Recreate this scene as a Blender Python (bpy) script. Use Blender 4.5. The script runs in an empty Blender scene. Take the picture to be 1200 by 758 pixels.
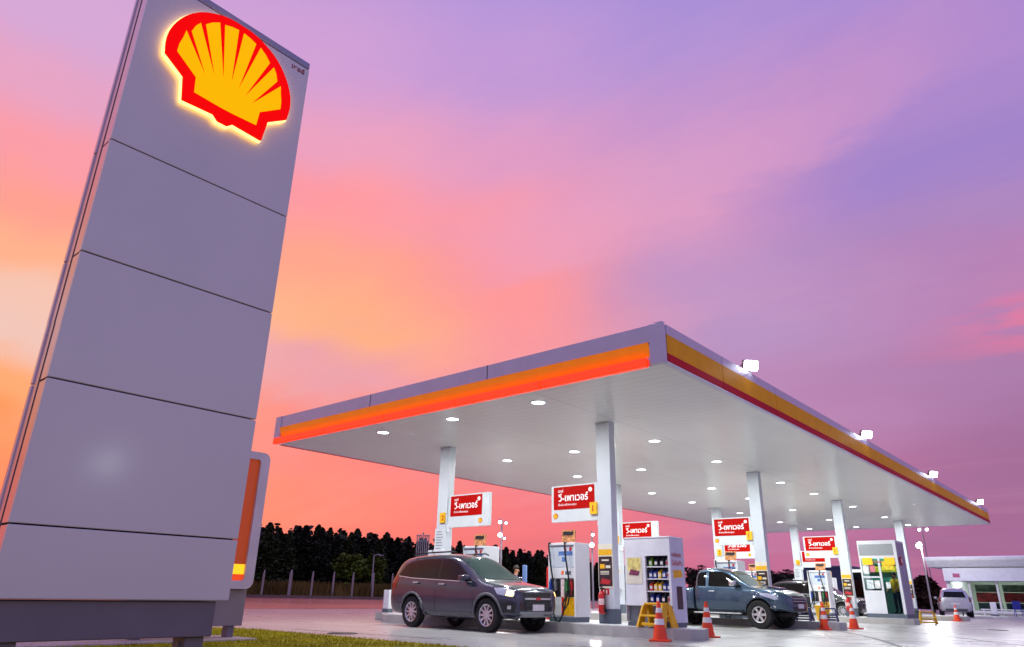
import bpy, bmesh, math, random
from mathutils import Vector, Matrix
from mathutils.bvhtree import BVHTree
R = math.radians
random.seed(7)
sc = bpy.context.scene
COL = sc.collection

# ---------------------------------------------------------------- camera
cam_d = bpy.data.cameras.new('camera'); cam = bpy.data.objects.new('camera', cam_d); COL.objects.link(cam)
sc.camera = cam
cam_d.sensor_width = 36.0; cam_d.sensor_fit = 'HORIZONTAL'
cam_d.lens = 36.0 * 823.685 / 1200.0
cam_d.clip_start = 0.05; cam_d.clip_end = 3000
PITCH, ROLL, YAW = 0.367297415, 0.0204273276, 0.713386361
fw = Vector((math.cos(PITCH)*math.cos(YAW), math.cos(PITCH)*math.sin(YAW), math.sin(PITCH)))
rt = Vector((math.sin(YAW), -math.cos(YAW), 0)); up = rt.cross(fw)
r2 = math.cos(ROLL)*rt + math.sin(ROLL)*up; u2 = -math.sin(ROLL)*rt + math.cos(ROLL)*up
M = Matrix((r2, u2, -fw)).transposed().to_4x4(); M.translation = Vector((-11.2991, -6.0055, 0.80))
cam.matrix_world = M

# ---------------------------------------------------------------- render settings
sc.render.engine = 'CYCLES'
sc.view_settings.view_transform = 'Standard'; sc.view_settings.look = 'None'
sc.view_settings.gamma = 1; sc.view_settings.exposure = 0.0
sc.cycles.use_denoising = True
sc.cycles.max_bounces = 6; sc.cycles.diffuse_bounces = 3; sc.cycles.glossy_bounces = 3
sc.cycles.transmission_bounces = 3; sc.cycles.sample_clamp_indirect = 6
sc.cycles.caustics_reflective = False; sc.cycles.caustics_refractive = False

def lin(c):
    return tuple(((v/255)/12.92 if v/255 <= 0.04045 else ((v/255+0.055)/1.055)**2.4) for v in c)

# ---------------------------------------------------------------- sky
SUN_AZ, SUN_EL = R(68), R(1.5)
w = bpy.data.worlds.new('World'); sc.world = w; w.use_nodes = True
nt = w.node_tree; N = nt.nodes; L = nt.links; N.clear()
def nd(t, **k):
    n = N.new(t)
    for a, b in k.items(): setattr(n, a, b)
    return n
def mth(op, a, b=None, c=None, clamp=False):
    n = nd('ShaderNodeMath', operation=op); n.use_clamp = clamp
    for i, v in enumerate((a, b, c)):
        if v is None: continue
        if isinstance(v, (int, float)): n.inputs[i].default_value = v
        else: L.new(v, n.inputs[i])
    return n.outputs[0]
def mixc(f, a, b, blend='MIX'):
    n = nd('ShaderNodeMix', data_type='RGBA', blend_type=blend)
    for s, v in ((0, f), (6, a), (7, b)):
        if isinstance(v, (int, float)): n.inputs[s].default_value = v
        elif isinstance(v, tuple): n.inputs[s].default_value = (*v, 1)
        else: L.new(v, n.inputs[s])
    return n.outputs[2]
def maprange(v, a, b, c=0, d=1, smooth=True):
    n = nd('ShaderNodeMapRange', interpolation_type='SMOOTHSTEP' if smooth else 'LINEAR')
    L.new(v, n.inputs[0])
    for i, x in enumerate((a, b, c, d)): n.inputs[i+1].default_value = x
    return n.outputs[0]
tc = nd('ShaderNodeTexCoord'); sep = nd('ShaderNodeSeparateXYZ'); L.new(tc.outputs['Generated'], sep.inputs[0])
dx, dy, dz = sep.outputs
# cloud-plane coordinates: direction projected on a flat layer, so streaks converge on the horizon
den = mth('ADD', mth('MAXIMUM', dz, 0.0), 0.16)
px_, py_ = mth('DIVIDE', dx, den), mth('DIVIDE', dy, den)
comb = nd('ShaderNodeCombineXYZ'); L.new(px_, comb.inputs[0]); L.new(py_, comb.inputs[1])
def noise(scale, detail, rot, sx, sy, off, rough=0.55, dist=0.0):
    mp = nd('ShaderNodeMapping'); L.new(comb.outputs[0], mp.inputs[0])
    mp.inputs['Rotation'].default_value = (0, 0, R(rot)); mp.inputs['Scale'].default_value = (sx, sy, 1)
    mp.inputs['Location'].default_value = (off, off*0.7, off*0.3)
    n = nd('ShaderNodeTexNoise'); L.new(mp.outputs[0], n.inputs['Vector'])
    n.inputs['Scale'].default_value = scale; n.inputs['Detail'].default_value = detail
    n.inputs['Roughness'].default_value = rough; n.inputs['Distortion'].default_value = dist
    return n.outputs[0]
warp = mth('MULTIPLY', mth('SUBTRACT', noise(1.1, 3, 20, 1.0, 0.55, 3.1), 0.5), 0.22)
warp2 = mth('MULTIPLY', mth('SUBTRACT', noise(0.9, 3, -30, 1.0, 0.6, 9.7), 0.5), 0.35)
wisp = mth('MULTIPLY', mth('SUBTRACT', noise(3.2, 6, 35, 1.0, 0.35, 1.7, 0.6, 0.4), 0.5), 0.07)
e = mth('ADD', mth('ADD', dz, warp), wisp)
# azimuth measured from the camera heading, positive to the right (degrees/57.3)
fwdc = mth('ADD', mth('MULTIPLY', dx, math.cos(YAW)), mth('MULTIPLY', dy, math.sin(YAW)))
rgtc = mth('ADD', mth('MULTIPLY', dx, math.sin(YAW)), mth('MULTIPLY', dy, -math.cos(YAW)))
az = mth('ADD', mth('ARCTAN2', rgtc, fwdc), warp2)
def ramp(stops):
    n = nd('ShaderNodeValToRGB'); cr = n.color_ramp; cr.interpolation = 'EASE'
    while len(cr.elements) < len(stops): cr.elements.new(0.5)
    for el, (p, c) in zip(cr.elements, stops):
        el.position = p; el.color = (*lin(c), 1)
    L.new(e, n.inputs[0]); return n.outputs[0]
SKY = {
 -36: [(0.0,(250,112,100)),(0.10,(255,124,94)),(0.17,(255,146,88)),(0.22,(252,166,110)),(0.27,(238,196,184)),(0.33,(244,194,176)),(0.38,(255,176,138)),(0.44,(255,158,140)),(0.49,(250,154,166)),(0.54,(230,162,196)),(0.60,(212,166,214)),(0.76,(196,160,218))],
 -14: [(0.0,(246,110,110)),(0.12,(254,128,118)),(0.22,(250,138,130)),(0.29,(236,160,168)),(0.34,(255,176,130)),(0.42,(255,164,138)),(0.50,(255,152,158)),(0.57,(236,160,190)),(0.65,(206,158,214)),(0.78,(180,150,218))],
   2: [(0.0,(230,108,122)),(0.10,(242,116,128)),(0.20,(242,130,142)),(0.32,(248,150,156)),(0.42,(254,150,152)),(0.48,(246,152,170)),(0.55,(224,154,196)),(0.64,(194,152,214)),(0.78,(168,146,220))],
  19: [(0.0,(192,104,148)),(0.12,(194,116,160)),(0.26,(188,136,182)),(0.36,(184,146,194)),(0.43,(194,148,196)),(0.49,(214,152,194)),(0.57,(192,146,206)),(0.66,(170,142,214)),(0.80,(150,138,222))],
  36: [(0.0,(166,100,146)),(0.14,(162,106,152)),(0.27,(172,122,170)),(0.36,(184,128,180)),(0.44,(172,134,192)),(0.50,(160,130,202)),(0.58,(172,136,206)),(0.68,(158,136,216)),(0.84,(144,134,222))],
}
cols = {a: ramp(s) for a, s in SKY.items()}
ks = sorted(cols); cur = cols[ks[0]]
for a0, a1 in zip(ks[:-1], ks[1:]):
    cur = mixc(maprange(az, R(a0), R(a1)), cur, cols[a1])
# a soft salmon cloud patch low on the right, and pale pink wisps
def skynoise(sx, sy, detail, off, rough=0.58):
    cm = nd('ShaderNodeCombineXYZ'); L.new(mth('MULTIPLY', az, sx), cm.inputs[0]); L.new(mth('MULTIPLY', dz, sy), cm.inputs[1]); cm.inputs[2].default_value = off
    n = nd('ShaderNodeTexNoise'); L.new(cm.outputs[0], n.inputs['Vector']); n.inputs['Scale'].default_value = 1.0; n.inputs['Detail'].default_value = detail
    n.inputs['Roughness'].default_value = rough; return n.outputs[0]
pn = skynoise(11, 60, 6, 2.6)
pa = mth('MULTIPLY', mth('MULTIPLY', maprange(az, R(27.5), R(38.5)), mth('SUBTRACT', 1.0, maprange(az, R(46), R(58)))),
         mth('SUBTRACT', 1.0, maprange(mth('ABSOLUTE', mth('SUBTRACT', dz, 0.302)), 0.012, 0.046)))
pa = mth('MULTIPLY', pa, maprange(pn, 0.36, 0.60))
cur = mixc(mth('MULTIPLY', pa, 0.85), cur, lin((250,118,148)))
# a long diagonal veil of thin pink cloud with a ragged lower edge
vn = mth('MULTIPLY', mth('SUBTRACT', skynoise(7, 20, 7, 4.1, 0.65), 0.5), 0.10)
vd = mth('ADD', mth('SUBTRACT', dz, mth('ADD', mth('MULTIPLY', az, 0.235), 0.402)), vn)
veil = mth('MULTIPLY', maprange(vd, -0.015, 0.022), mth('SUBTRACT', 1.0, maprange(vd, 0.045, 0.13)))
veil = mth('MULTIPLY', veil, mth('MULTIPLY', maprange(az, R(-6), R(6)), mth('SUBTRACT', 1.0, maprange(az, R(26), R(48)))))
cur = mixc(mth('MULTIPLY', veil, 0.42), cur, lin((232,160,196)))
wi = maprange(noise(1.7, 7, 40, 1.0, 0.30, 2.2, 0.62, 0.5), 0.47, 0.72)
cur = mixc(mth('MULTIPLY', wi, 0.11), cur, lin((255,180,190)))
wd = maprange(skynoise(3.2, 9, 6, 8.8), 0.5, 0.75)
cur = mixc(mth('MULTIPLY', wd, 0.10), cur, lin((150,120,200)))
# behind the camera and overhead: blue-violet dusk
back = mixc(maprange(dz, 0.0, 0.7), lin((194,178,220)), lin((158,160,228)))
bk = maprange(fwdc, 0.35, -0.25)
cur = mixc(bk, cur, back)
cur = mixc(maprange(dz, 0.74, 1.0), cur, lin((140,140,216)))
cur = mixc(maprange(dz, -0.02, -0.2), cur, (0.10, 0.08, 0.09))
bg1 = nd('ShaderNodeBackground'); L.new(cur, bg1.inputs[0]); bg1.inputs[1].default_value = 1.0
sky = nd('ShaderNodeTexSky', sky_type='NISHITA'); sky.sun_disc = False
sky.sun_elevation = SUN_EL; sky.sun_rotation = math.pi/2 - SUN_AZ
bg2 = nd('ShaderNodeBackground'); L.new(sky.outputs[0], bg2.inputs[0]); bg2.inputs[1].default_value = 0.012
add = nd('ShaderNodeAddShader'); L.new(bg1.outputs[0], add.inputs[0]); L.new(bg2.outputs[0], add.inputs[1])
wo = nd('ShaderNodeOutputWorld'); L.new(add.outputs[0], wo.inputs[0])
w.cycles.sampling_method = 'MANUAL'; w.cycles.sample_map_resolution = 512

# last glow of the sun, just over the horizon behind the wood
sd = bpy.data.lights.new('sun', 'SUN'); sd.energy = 0.25; sd.angle = R(8); sd.color = (1.0, 0.50, 0.30)
so = bpy.data.objects.new('sun', sd); COL.objects.link(so)
so.rotation_euler = Vector((-math.cos(SUN_AZ)*math.cos(SUN_EL), -math.sin(SUN_AZ)*math.cos(SUN_EL), -math.sin(SUN_EL))).to_track_quat('-Z', 'Y').to_euler()

# ---------------------------------------------------------------- materials
MC = {}
def mat(name, col, rough=0.5, metal=0.0, emit=None, es=0.0, var=0.06, vs=3.0, bump=0.0, bs=40.0, coat=0.0, spec=0.5, srgb=True, rvar=0.0, stretch=(1,1,1)):
    if name in MC: return MC[name]
    m = bpy.data.materials.new(name); m.use_nodes = True; t = m.node_tree
    b = t.nodes['Principled BSDF']; c = lin(col) if srgb else col
    b.inputs['Roughness'].default_value = rough; b.inputs['Metallic'].default_value = metal
    b.inputs['Specular IOR Level'].default_value = spec
    b.inputs['Coat Weight'].default_value = coat; b.inputs['Coat Roughness'].default_value = 0.05
    co = t.nodes.new('ShaderNodeTexCoord'); mp = t.nodes.new('ShaderNodeMapping'); mp.inputs['Scale'].default_value = stretch
    t.links.new(co.outputs['Object'], mp.inputs[0])
    n = t.nodes.new('ShaderNodeTexNoise'); n.inputs['Scale'].default_value = vs; n.inputs['Detail'].default_value = 5
    t.links.new(mp.outputs[0], n.inputs['Vector'])
    cr = t.nodes.new('ShaderNodeValToRGB'); cr.color_ramp.elements[0].position = 0.3; cr.color_ramp.elements[1].position = 0.7
    cr.color_ramp.elements[0].color = (*[max(0, v*(1-var)) for v in c], 1); cr.color_ramp.elements[1].color = (*[min(1, v*(1+var)) for v in c], 1)
    t.links.new(n.outputs[0], cr.inputs[0]); t.links.new(cr.outputs[0], b.inputs['Base Color'])
    if rvar:
        mr = t.nodes.new('ShaderNodeMapRange'); t.links.new(n.outputs[0], mr.inputs[0])
        mr.inputs[1].default_value = 0.3; mr.inputs[2].default_value = 0.7
        mr.inputs[3].default_value = max(0, rough-rvar); mr.inputs[4].default_value = rough+rvar
        t.links.new(mr.outputs[0], b.inputs['Roughness'])
    if bump:
        n2 = t.nodes.new('ShaderNodeTexNoise'); n2.inputs['Scale'].default_value = bs; n2.inputs['Detail'].default_value = 3
        t.links.new(mp.outputs[0], n2.inputs['Vector'])
        bp = t.nodes.new('ShaderNodeBump'); bp.inputs['Strength'].default_value = bump; bp.inputs['Distance'].default_value = 0.02
        t.links.new(n2.outputs[0], bp.inputs['Height']); t.links.new(bp.outputs[0], b.inputs['Normal'])
    if emit is not None:
        b.inputs['Emission Color'].default_value = (*lin(emit), 1); b.inputs['Emission Strength'].default_value = es
    MC[name] = m; return m

WHITE = mat('white_paint', (222,223,228), 0.35, var=0.03)
WHITE2 = mat('white_panel', (214,215,222), 0.28, var=0.03)
PYL = mat('pylon_silver', (212,206,212), 0.38, 0.10, var=0.04, vs=0.9, rvar=0.05, bump=0.02, bs=1.5, coat=0.35)
PYL.node_tree.nodes['Principled BSDF'].inputs['Coat Roughness'].default_value = 0.13
PYLS = mat('pylon_side', (216,188,196), 0.24, 0.6)
PYLD = mat('pylon_base', (112,104,120), 0.45, var=0.08)
JOINT = mat('joint_dark', (40,38,48), 0.8)
YEL = mat('sign_yellow', (250,190,10), 0.4)
RED = mat('sign_red', (206,16,14), 0.4)
REDB = mat('board_red', (172,8,5), 0.5, emit=(214,16,8), es=0.10, spec=0.08)
BOARDW = mat('board_white', (206,212,216), 0.35, emit=(230,235,240), es=0.06)
TXT = mat('lettering_white', (245,238,238), 0.4, emit=(255,240,240), es=0.12)
DARK = mat('dark_plastic', (28,29,34), 0.5, var=0.15)
BLACK = mat('black_rubber', (16,16,18), 0.75, var=0.2)
GREYD = mat('grey_base', (88,98,112), 0.5, var=0.08)
STEEL = mat('steel', (150,152,158), 0.3, 0.8)
GALV = mat('galvanised', (150,146,152), 0.5, 0.5)
ORANGE = mat('cone_orange', (240,66,14), 0.45, var=0.08)
CONEW = mat('cone_band', (232,228,226), 0.4)
STOOLY = mat('stool_yellow', (232,176,10), 0.4, var=0.08)
STOOLB = mat('stool_navy', (26,40,98), 0.4, var=0.1)
EXTR = mat('extinguisher_red', (196,14,18), 0.3, coat=0.5)
GLASS = mat('dark_glass', (16,12,14), 0.03, spec=0.32, var=0.0)
WSG = mat('windscreen_glass', (38,58,58), 0.04, spec=0.5, var=0.1)
GLASSG = mat('shop_glass', (40,60,62), 0.05, spec=0.8, var=0.1)

# ---------------------------------------------------------------- mesh helpers
class F:
    """a local frame: (u, v, w) -> origin + u*ax + v*ay + w*(ax x ay)"""
    def __init__(s, o, ax, ay):
        s.o = Vector(o); s.ax = Vector(ax); s.ay = Vector(ay); s.n = s.ax.cross(s.ay)
    def __call__(s, u, v, w=0): return s.o + s.ax*u + s.ay*v + s.n*w
TCACHE = {}
def text2d(s, bold=0.0):
    k = (s, bold)
    if k not in TCACHE:
        cu = bpy.data.curves.new('t', 'FONT'); cu.body = s; cu.size = 1; cu.offset = bold; cu.resolution_u = 4
        o = bpy.data.objects.new('t', cu); COL.objects.link(o)
        dg = bpy.context.evaluated_depsgraph_get(); me = bpy.data.meshes.new_from_object(o.evaluated_get(dg))
        V = [(v.co.x, v.co.y) for v in me.vertices]; P = [tuple(p.vertices) for p in me.polygons]
        bpy.data.objects.remove(o); bpy.data.curves.remove(cu); bpy.data.meshes.remove(me)
        TCACHE[k] = (V, P)
    return TCACHE[k]
class MB:
    def __init__(s): s.bm = bmesh.new()
    def quad(s, *pts): return s.bm.faces.new([s.bm.verts.new(p) for p in pts])
    def box(s, x0, x1, y0, y1, z0, z1, bev=0.0, seg=2):
        vs = [s.bm.verts.new((x, y, z)) for x in (x0, x1) for y in (y0, y1) for z in (z0, z1)]
        fs = [s.bm.faces.new([vs[i] for i in f]) for f in ((0,1,3,2),(4,6,7,5),(0,4,5,1),(2,3,7,6),(0,2,6,4),(1,5,7,3))]
        if bev:
            es = {e for f in fs for e in f.edges}
            bmesh.ops.bevel(s.bm, geom=list(es), offset=bev, segments=seg, affect='EDGES', profile=0.5)
        return s
    def cyl(s, p, q, r0, r1=None, n=12, caps=True):
        r1 = r0 if r1 is None else r1; p, q = Vector(p), Vector(q); d = (q-p).normalized()
        a = d.orthogonal().normalized(); b = d.cross(a)
        A = [s.bm.verts.new(p + (a*math.cos(t) + b*math.sin(t))*r0) for t in [i*2*math.pi/n for i in range(n)]]
        B = [s.bm.verts.new(q + (a*math.cos(t) + b*math.sin(t))*r1) for t in [i*2*math.pi/n for i in range(n)]]
        for i in range(n): s.bm.faces.new((A[i], A[(i+1) % n], B[(i+1) % n], B[i]))
        if caps: s.bm.faces.new(A[::-1]); s.bm.faces.new(B)
        return s
    def tube(s, pts, r, n=8):
        pts = [Vector(p) for p in pts]; rings = []; pa = None
        for i, p in enumerate(pts):
            d = (pts[min(i+1, len(pts)-1)] - pts[max(i-1, 0)]).normalized()
            a = d.orthogonal().normalized() if pa is None else (pa - d*pa.dot(d)).normalized(); pa = a; b = d.cross(a)
            rings.append([s.bm.verts.new(p + (a*math.cos(t) + b*math.sin(t))*r) for t in [j*2*math.pi/n for j in range(n)]])
        for A, B in zip(rings[:-1], rings[1:]):
            for j in range(n): s.bm.faces.new((A[j], A[(j+1) % n], B[(j+1) % n], B[j]))
        s.bm.faces.new(rings[0][::-1]); s.bm.faces.new(rings[-1]); return s
    def lathe(s, prof, c, axis=(0,0,1), n=24):
        c = Vector(c); d = Vector(axis).normalized(); a = d.orthogonal().normalized(); b = d.cross(a); rings = []
        for r, h in prof:
            rings.append([s.bm.verts.new(c + d*h + (a*math.cos(t) + b*math.sin(t))*max(r, 1e-4)) for t in [i*2*math.pi/n for i in range(n)]])
        for A, B in zip(rings[:-1], rings[1:]):
            for i in range(n): s.bm.faces.new((A[i], A[(i+1) % n], B[(i+1) % n], B[i]))
        return s
    def prism(s, poly, f, w0, w1):
        A = [s.bm.verts.new(f(u, v, w0)) for u, v in poly]; B = [s.bm.verts.new(f(u, v, w1)) for u, v in poly]; n = len(poly)
        fs = [s.bm.faces.new(A[::-1]), s.bm.faces.new(B)]
        for i in range(n): s.bm.faces.new((A[i], A[(i+1) % n], B[(i+1) % n], B[i]))
        for q in fs: q.normal_update()
        if n > 4: bmesh.ops.triangulate(s.bm, faces=fs)
        return s
    def ring(s, po, pi_, f, w0, w1):
        n = len(po); A, B, C_, D_ = [[s.bm.verts.new(f(u, v, w)) for u, v in p] for p, w in ((po,w0),(po,w1),(pi_,w0),(pi_,w1))]
        for i in range(n):
            j = (i+1) % n
            for q in ((A[i],A[j],B[j],B[i]),(C_[j],C_[i],D_[i],D_[j]),(B[i],B[j],D_[j],D_[i]),(A[j],A[i],C_[i],C_[j])): s.bm.faces.new(q)
        return s
    def text(s, string, f, u, v, width=None, height=None, w=0.0, bold=0.0):
        V, P = text2d(string, bold)
        if not V: return s
        x0, x1 = min(a for a, _ in V), max(a for a, _ in V); y0, y1 = min(b for _, b in V), max(b for _, b in V)
        k = width/(x1-x0) if width else height/(y1-y0)
        ky = height/(y1-y0) if height else k
        vs = [s.bm.verts.new(f(u+(a-x0)*k, v+(b-y0)*ky, w)) for a, b in V]
        for p in P:
            try: s.bm.faces.new([vs[i] for i in p])
            except ValueError: pass
        return s
    def build(s, name, m, parent=None, smooth=False, normals=True, loc=None):
        if normals: bmesh.ops.recalc_face_normals(s.bm, faces=s.bm.faces)
        me = bpy.data.meshes.new(name); s.bm.to_mesh(me); s.bm.free()
        ms = m if isinstance(m, (list, tuple)) else [m]
        for x in ms: me.materials.append(x)
        if smooth:
            for p in me.polygons: p.use_smooth = True
            if smooth != 'all': me.set_sharp_from_angle(angle=R(38))
        o = bpy.data.objects.new(name, me); COL.objects.link(o)
        if parent: o.parent = parent
        if loc: o.location = loc
        return o
def tag(o, label=None, cat=None, group=None, kind=None):
    if label: o['label'] = label
    if cat: o['category'] = cat
    if group: o['group'] = group
    if kind: o['kind'] = kind
    return o
def thing(name, label, cat, loc=(0,0,0), rz=0.0, group=None):
    o = bpy.data.objects.new(name, None); COL.objects.link(o); o.empty_display_size = 0.1
    o.location = loc; o.rotation_euler = (0, 0, rz); return tag(o, label, cat, group)
def dup(root, loc, rz=None, label=None, scale=None):
    r = root.copy(); COL.objects.link(r); r.location = loc
    if rz is not None: r.rotation_euler = (0, 0, rz)
    if label: r['label'] = label
    if scale: r.scale = scale
    for ch in list(root.children):
        c = ch.copy(); COL.objects.link(c); c.parent = r
        for g in list(ch.children):
            d = g.copy(); COL.objects.link(d); d.parent = c
    return r

# ================================================================ THE SETTING
# ---- ground: one concrete sheet to the horizon
def ground_mat():
    m = bpy.data.materials.new('concrete_paving'); m.use_nodes = True; t = m.node_tree; b = t.nodes['Principled BSDF']
    nn = t.nodes.new; lk = t.links.new
    co = nn('ShaderNodeTexCoord'); 
    def noi(sc_, det, sx=1, sy=1):
        mp = nn('ShaderNodeMapping'); mp.inputs['Scale'].default_value = (sx, sy, 1); lk(co.outputs['Object'], mp.inputs[0])
        n = nn('ShaderNodeTexNoise'); n.inputs['Scale'].default_value = sc_; n.inputs['Detail'].default_value = det; lk(mp.outputs[0], n.inputs['Vector']); return n.outputs[0]
    def mr(v, a, b_, c, d):
        n = nn('ShaderNodeMapRange'); lk(v, n.inputs[0])
        for i, x in enumerate((a, b_, c, d)): n.inputs[i+1].default_value = x
        return n.outputs[0]
    big, mid, fine = noi(0.16, 6), noi(0.9, 6, 1.0, 0.35), noi(18, 4)
    def mix(f, a, b_, bl='MIX'):
        n = nn('ShaderNodeMix'); n.data_type = 'RGBA'; n.blend_type = bl
        for s, v in ((0, f), (6, a), (7, b_)):
            if isinstance(v, (int, float)): n.inputs[s].default_value = v
            elif isinstance(v, tuple): n.inputs[s].default_value = (*v, 1)
            else: lk(v, n.inputs[s])
        return n.outputs[2]
    c = mix(mr(big, 0.35, 0.65, 0, 1), (0.37, 0.365, 0.36), (0.47, 0.46, 0.45))
    c = mix(mr(mid, 0.42, 0.72, 0, 0.38), c, (0.24, 0.235, 0.235))
    c = mix(mr(fine, 0.3, 0.7, 0, 0.25), c, (0.27, 0.26, 0.25))
    # tyre-dark oil spots
    vo = nn('ShaderNodeTexVoronoi'); vo.inputs['Scale'].default_value = 0.33; lk(co.outputs['Object'], vo.inputs['Vector'])
    sp = mr(vo.outputs['Distance'], 0.04, 0.16, 0.7, 0.0)
    c = mix(sp, c, (0.12, 0.115, 0.11))
    # saw-cut slab joints 4.5 m apart
    sx = nn('ShaderNodeSeparateXYZ'); lk(co.outputs['Object'], sx.inputs[0])
    js = []
    for ax in (0, 1):
        a = nn('ShaderNodeMath'); a.operation = 'PINGPONG'; lk(sx.outputs[ax], a.inputs[0]); a.inputs[1].default_value = 2.25
        js.append(mr(a.outputs[0], 0.008, 0.03, 1, 0))
    mx = nn('ShaderNodeMath'); mx.operation = 'MAXIMUM'; lk(js[0], mx.inputs[0]); lk(js[1], mx.inputs[1])
    c = mix(mx.outputs[0], c, (0.10, 0.10, 0.10))
    lk(c, b.inputs['Base Color'])
    lk(mr(mid, 0.3, 0.7, 0.25, 0.36), b.inputs['Roughness']); b.inputs['Specular IOR Level'].default_value = 0.5
    bp = nn('ShaderNodeBump'); bp.inputs['Strength'].default_value = 0.08; bp.inputs['Distance'].default_value = 0.008
    lk(fine, bp.inputs['Height']); lk(bp.outputs[0], b.inputs['Normal'])
    return m
g = MB(); g.quad((-400,-600,0),(1500,-600,0),(1500,1200,0),(-400,1200,0))
tag(g.build('ground', ground_mat()), kind='structure')
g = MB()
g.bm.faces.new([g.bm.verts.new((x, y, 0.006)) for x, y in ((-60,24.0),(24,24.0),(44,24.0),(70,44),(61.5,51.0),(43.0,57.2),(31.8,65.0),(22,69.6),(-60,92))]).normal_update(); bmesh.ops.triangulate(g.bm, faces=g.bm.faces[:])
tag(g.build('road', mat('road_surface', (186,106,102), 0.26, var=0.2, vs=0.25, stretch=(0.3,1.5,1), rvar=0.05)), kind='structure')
TYM = mat('tyre_mark', (104,102,102), 0.6, var=0.25, vs=6)
g = MB(); rnd = random.Random(17)
for (x, y, a, ln) in ((-0.6,2.0,-80,5.0),(1.0,1.0,-84,6.0),(6.4,1.2,-75,6.5),(8.0,0.8,-78,6.0),(15.5,1.0,-70,7),(4.5,-2.2,20,8),(9.0,-3.0,28,9),(-1.6,8.5,-88,4)):
    for k in range(14):
        t0, t1 = k/14*ln, (k+0.82)/14*ln; bend = 0.012
        def pt(t, w_): 
            aa = R(a)+bend*t; return (x+t*math.cos(aa)-w_*math.sin(aa), y+t*math.sin(aa)+w_*math.cos(aa), 0.004)
        g.bm.faces.new([g.bm.verts.new(v) for v in (pt(t0,-.05),pt(t1,-.05),pt(t1,.05),pt(t0,.05))])
tag(g.build('tyre_marks', TYM), kind='structure')
for i, (x, y) in enumerate(((-1.75,6.6),(-0.2,0.6),(18.5,-1.8))):
    b = MB(); b.lathe([(0.0,0.0),(0.30,0.0),(0.30,0.012),(0.27,0.014),(0.0,0.014)], (0,0,0), n=28)
    tag(b.build('manhole_cover', mat('cast_iron', (70,68,70), 0.6, 0.4, var=0.2, bump=0.5, bs=60), loc=(x, y, 0.001)), ['dark round manhole cover in the paving near the lawn edge','dark round manhole cover in the paving before the near island','dark round manhole cover in the open paving at lower right'][i], 'manhole cover')
# rough earth beyond the forecourt fence
FENCE = [(22.5,70.5),(32.1,65.9),(43.3,58.0),(62.0,52.0),(95,66),(150,90)]
SOIL = mat('dry_earth', (74,62,40), 0.95, var=0.35, vs=0.4, bump=0.5, bs=4)
g = MB()
far = [(-60,170),(-60,96)] + FENCE + [(420,220),(420,520),(-60,520)]
g.bm.faces.new([g.bm.verts.new((x, y, 0.03)) for x, y in far]).normal_update(); bmesh.ops.triangulate(g.bm, faces=g.bm.faces[:])
tag(g.build('earth', SOIL), kind='structure')

# ---- lawn with its rounded corner
LX, LY, RC = -2.76, 9.25, 1.3
def lawn_mat():
    return mat('lawn', (158,150,8), 0.85, var=0.38, vs=2.2, bump=0.7, bs=30, spec=0.2)
edge = [(-60,-60),(LX,-60)] + [(LX-RC+RC*math.cos(R(a)), LY-RC+RC*math.sin(R(a))) for a in range(0, 91, 10)] + [(-60,LY)]
g = MB(); g.prism(edge, F((0,0,0),(1,0,0),(0,1,0)), -0.02, 0.035)
tag(g.build('lawn', lawn_mat()), kind='structure')
def in_lawn(x, y):
    if x > LX-0.01 or y > LY-0.01: return False
    return not (x > LX-RC and y > LY-RC and math.hypot(x-LX+RC, y-LY+RC) > RC)
g = MB(); rnd = random.Random(3); n = 0
while n < 42000:
    x = rnd.uniform(-9.5, LX); y = rnd.uniform(0.5, LY)
    if not in_lawn(x, y): continue
    n += 1; h = rnd.uniform(0.02, 0.055); a = rnd.uniform(0, 6.28); ww = rnd.uniform(0.004, 0.009)
    lx, ly = rnd.gauss(0, .018), rnd.gauss(0, .018)
    g.bm.faces.new([g.bm.verts.new(v) for v in ((x-ww*math.cos(a), y-ww*math.sin(a), 0.03), (x+ww*math.cos(a), y+ww*math.sin(a), 0.03), (x+lx, y+ly, 0.03+h))])
GR = mat('grass_blade', (168,158,10), 0.7, var=0.4, vs=1.6, spec=0.25)
tag(g.build('grass', GR, normals=False), 'short yellow green grass on the lawn under the signs', 'grass', kind='stuff')
# concrete footing between the signs
g = MB(); g.box(-9.6,-4.55,5.1,6.2,0.0,0.065,0.015)
tag(g.build('footing_slab', mat('footing_concrete', (178,160,158), 0.8, var=0.12, bump=0.3, bs=25)), 'low concrete footing slab in the lawn under the second sign', 'footing')

# ================================================================ SCALLOP EMBLEM
RO = [(0.115,-0.60),(0.455,-0.62),(0.495,-0.345),(0.715,-0.185),(0.733,0.0),(0.70,0.19),(0.605,0.38),(0.46,0.54),(0.275,0.645),(0.10,0.69)]
def mirror(p): return p + [(-x, y) for x, y in reversed(p)]
def sc_outer():
    global RO
    if len(RO) == 10:
        k = RO[3:] + [(-0.10,0.69)]; arc = []
        for i in range(len(k)-2):
            p0, p1, p2, p3 = [Vector(k[max(0, j)]) for j in (i-1, i, i+1, i+2)]
            for t_ in (0, .25, .5, .75): arc.append(tuple(0.5*((2*p1)+(p2-p0)*t_+(2*p0-5*p1+4*p2-p3)*t_**2+(3*p1-p0-3*p2+p3)*t_**3)))
        RO = RO[:3] + arc + [RO[-1]]
    return [(0.055,-0.655)] + RO + [(-x, y) for x, y in reversed(RO)] + [(-0.055,-0.655)]
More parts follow.
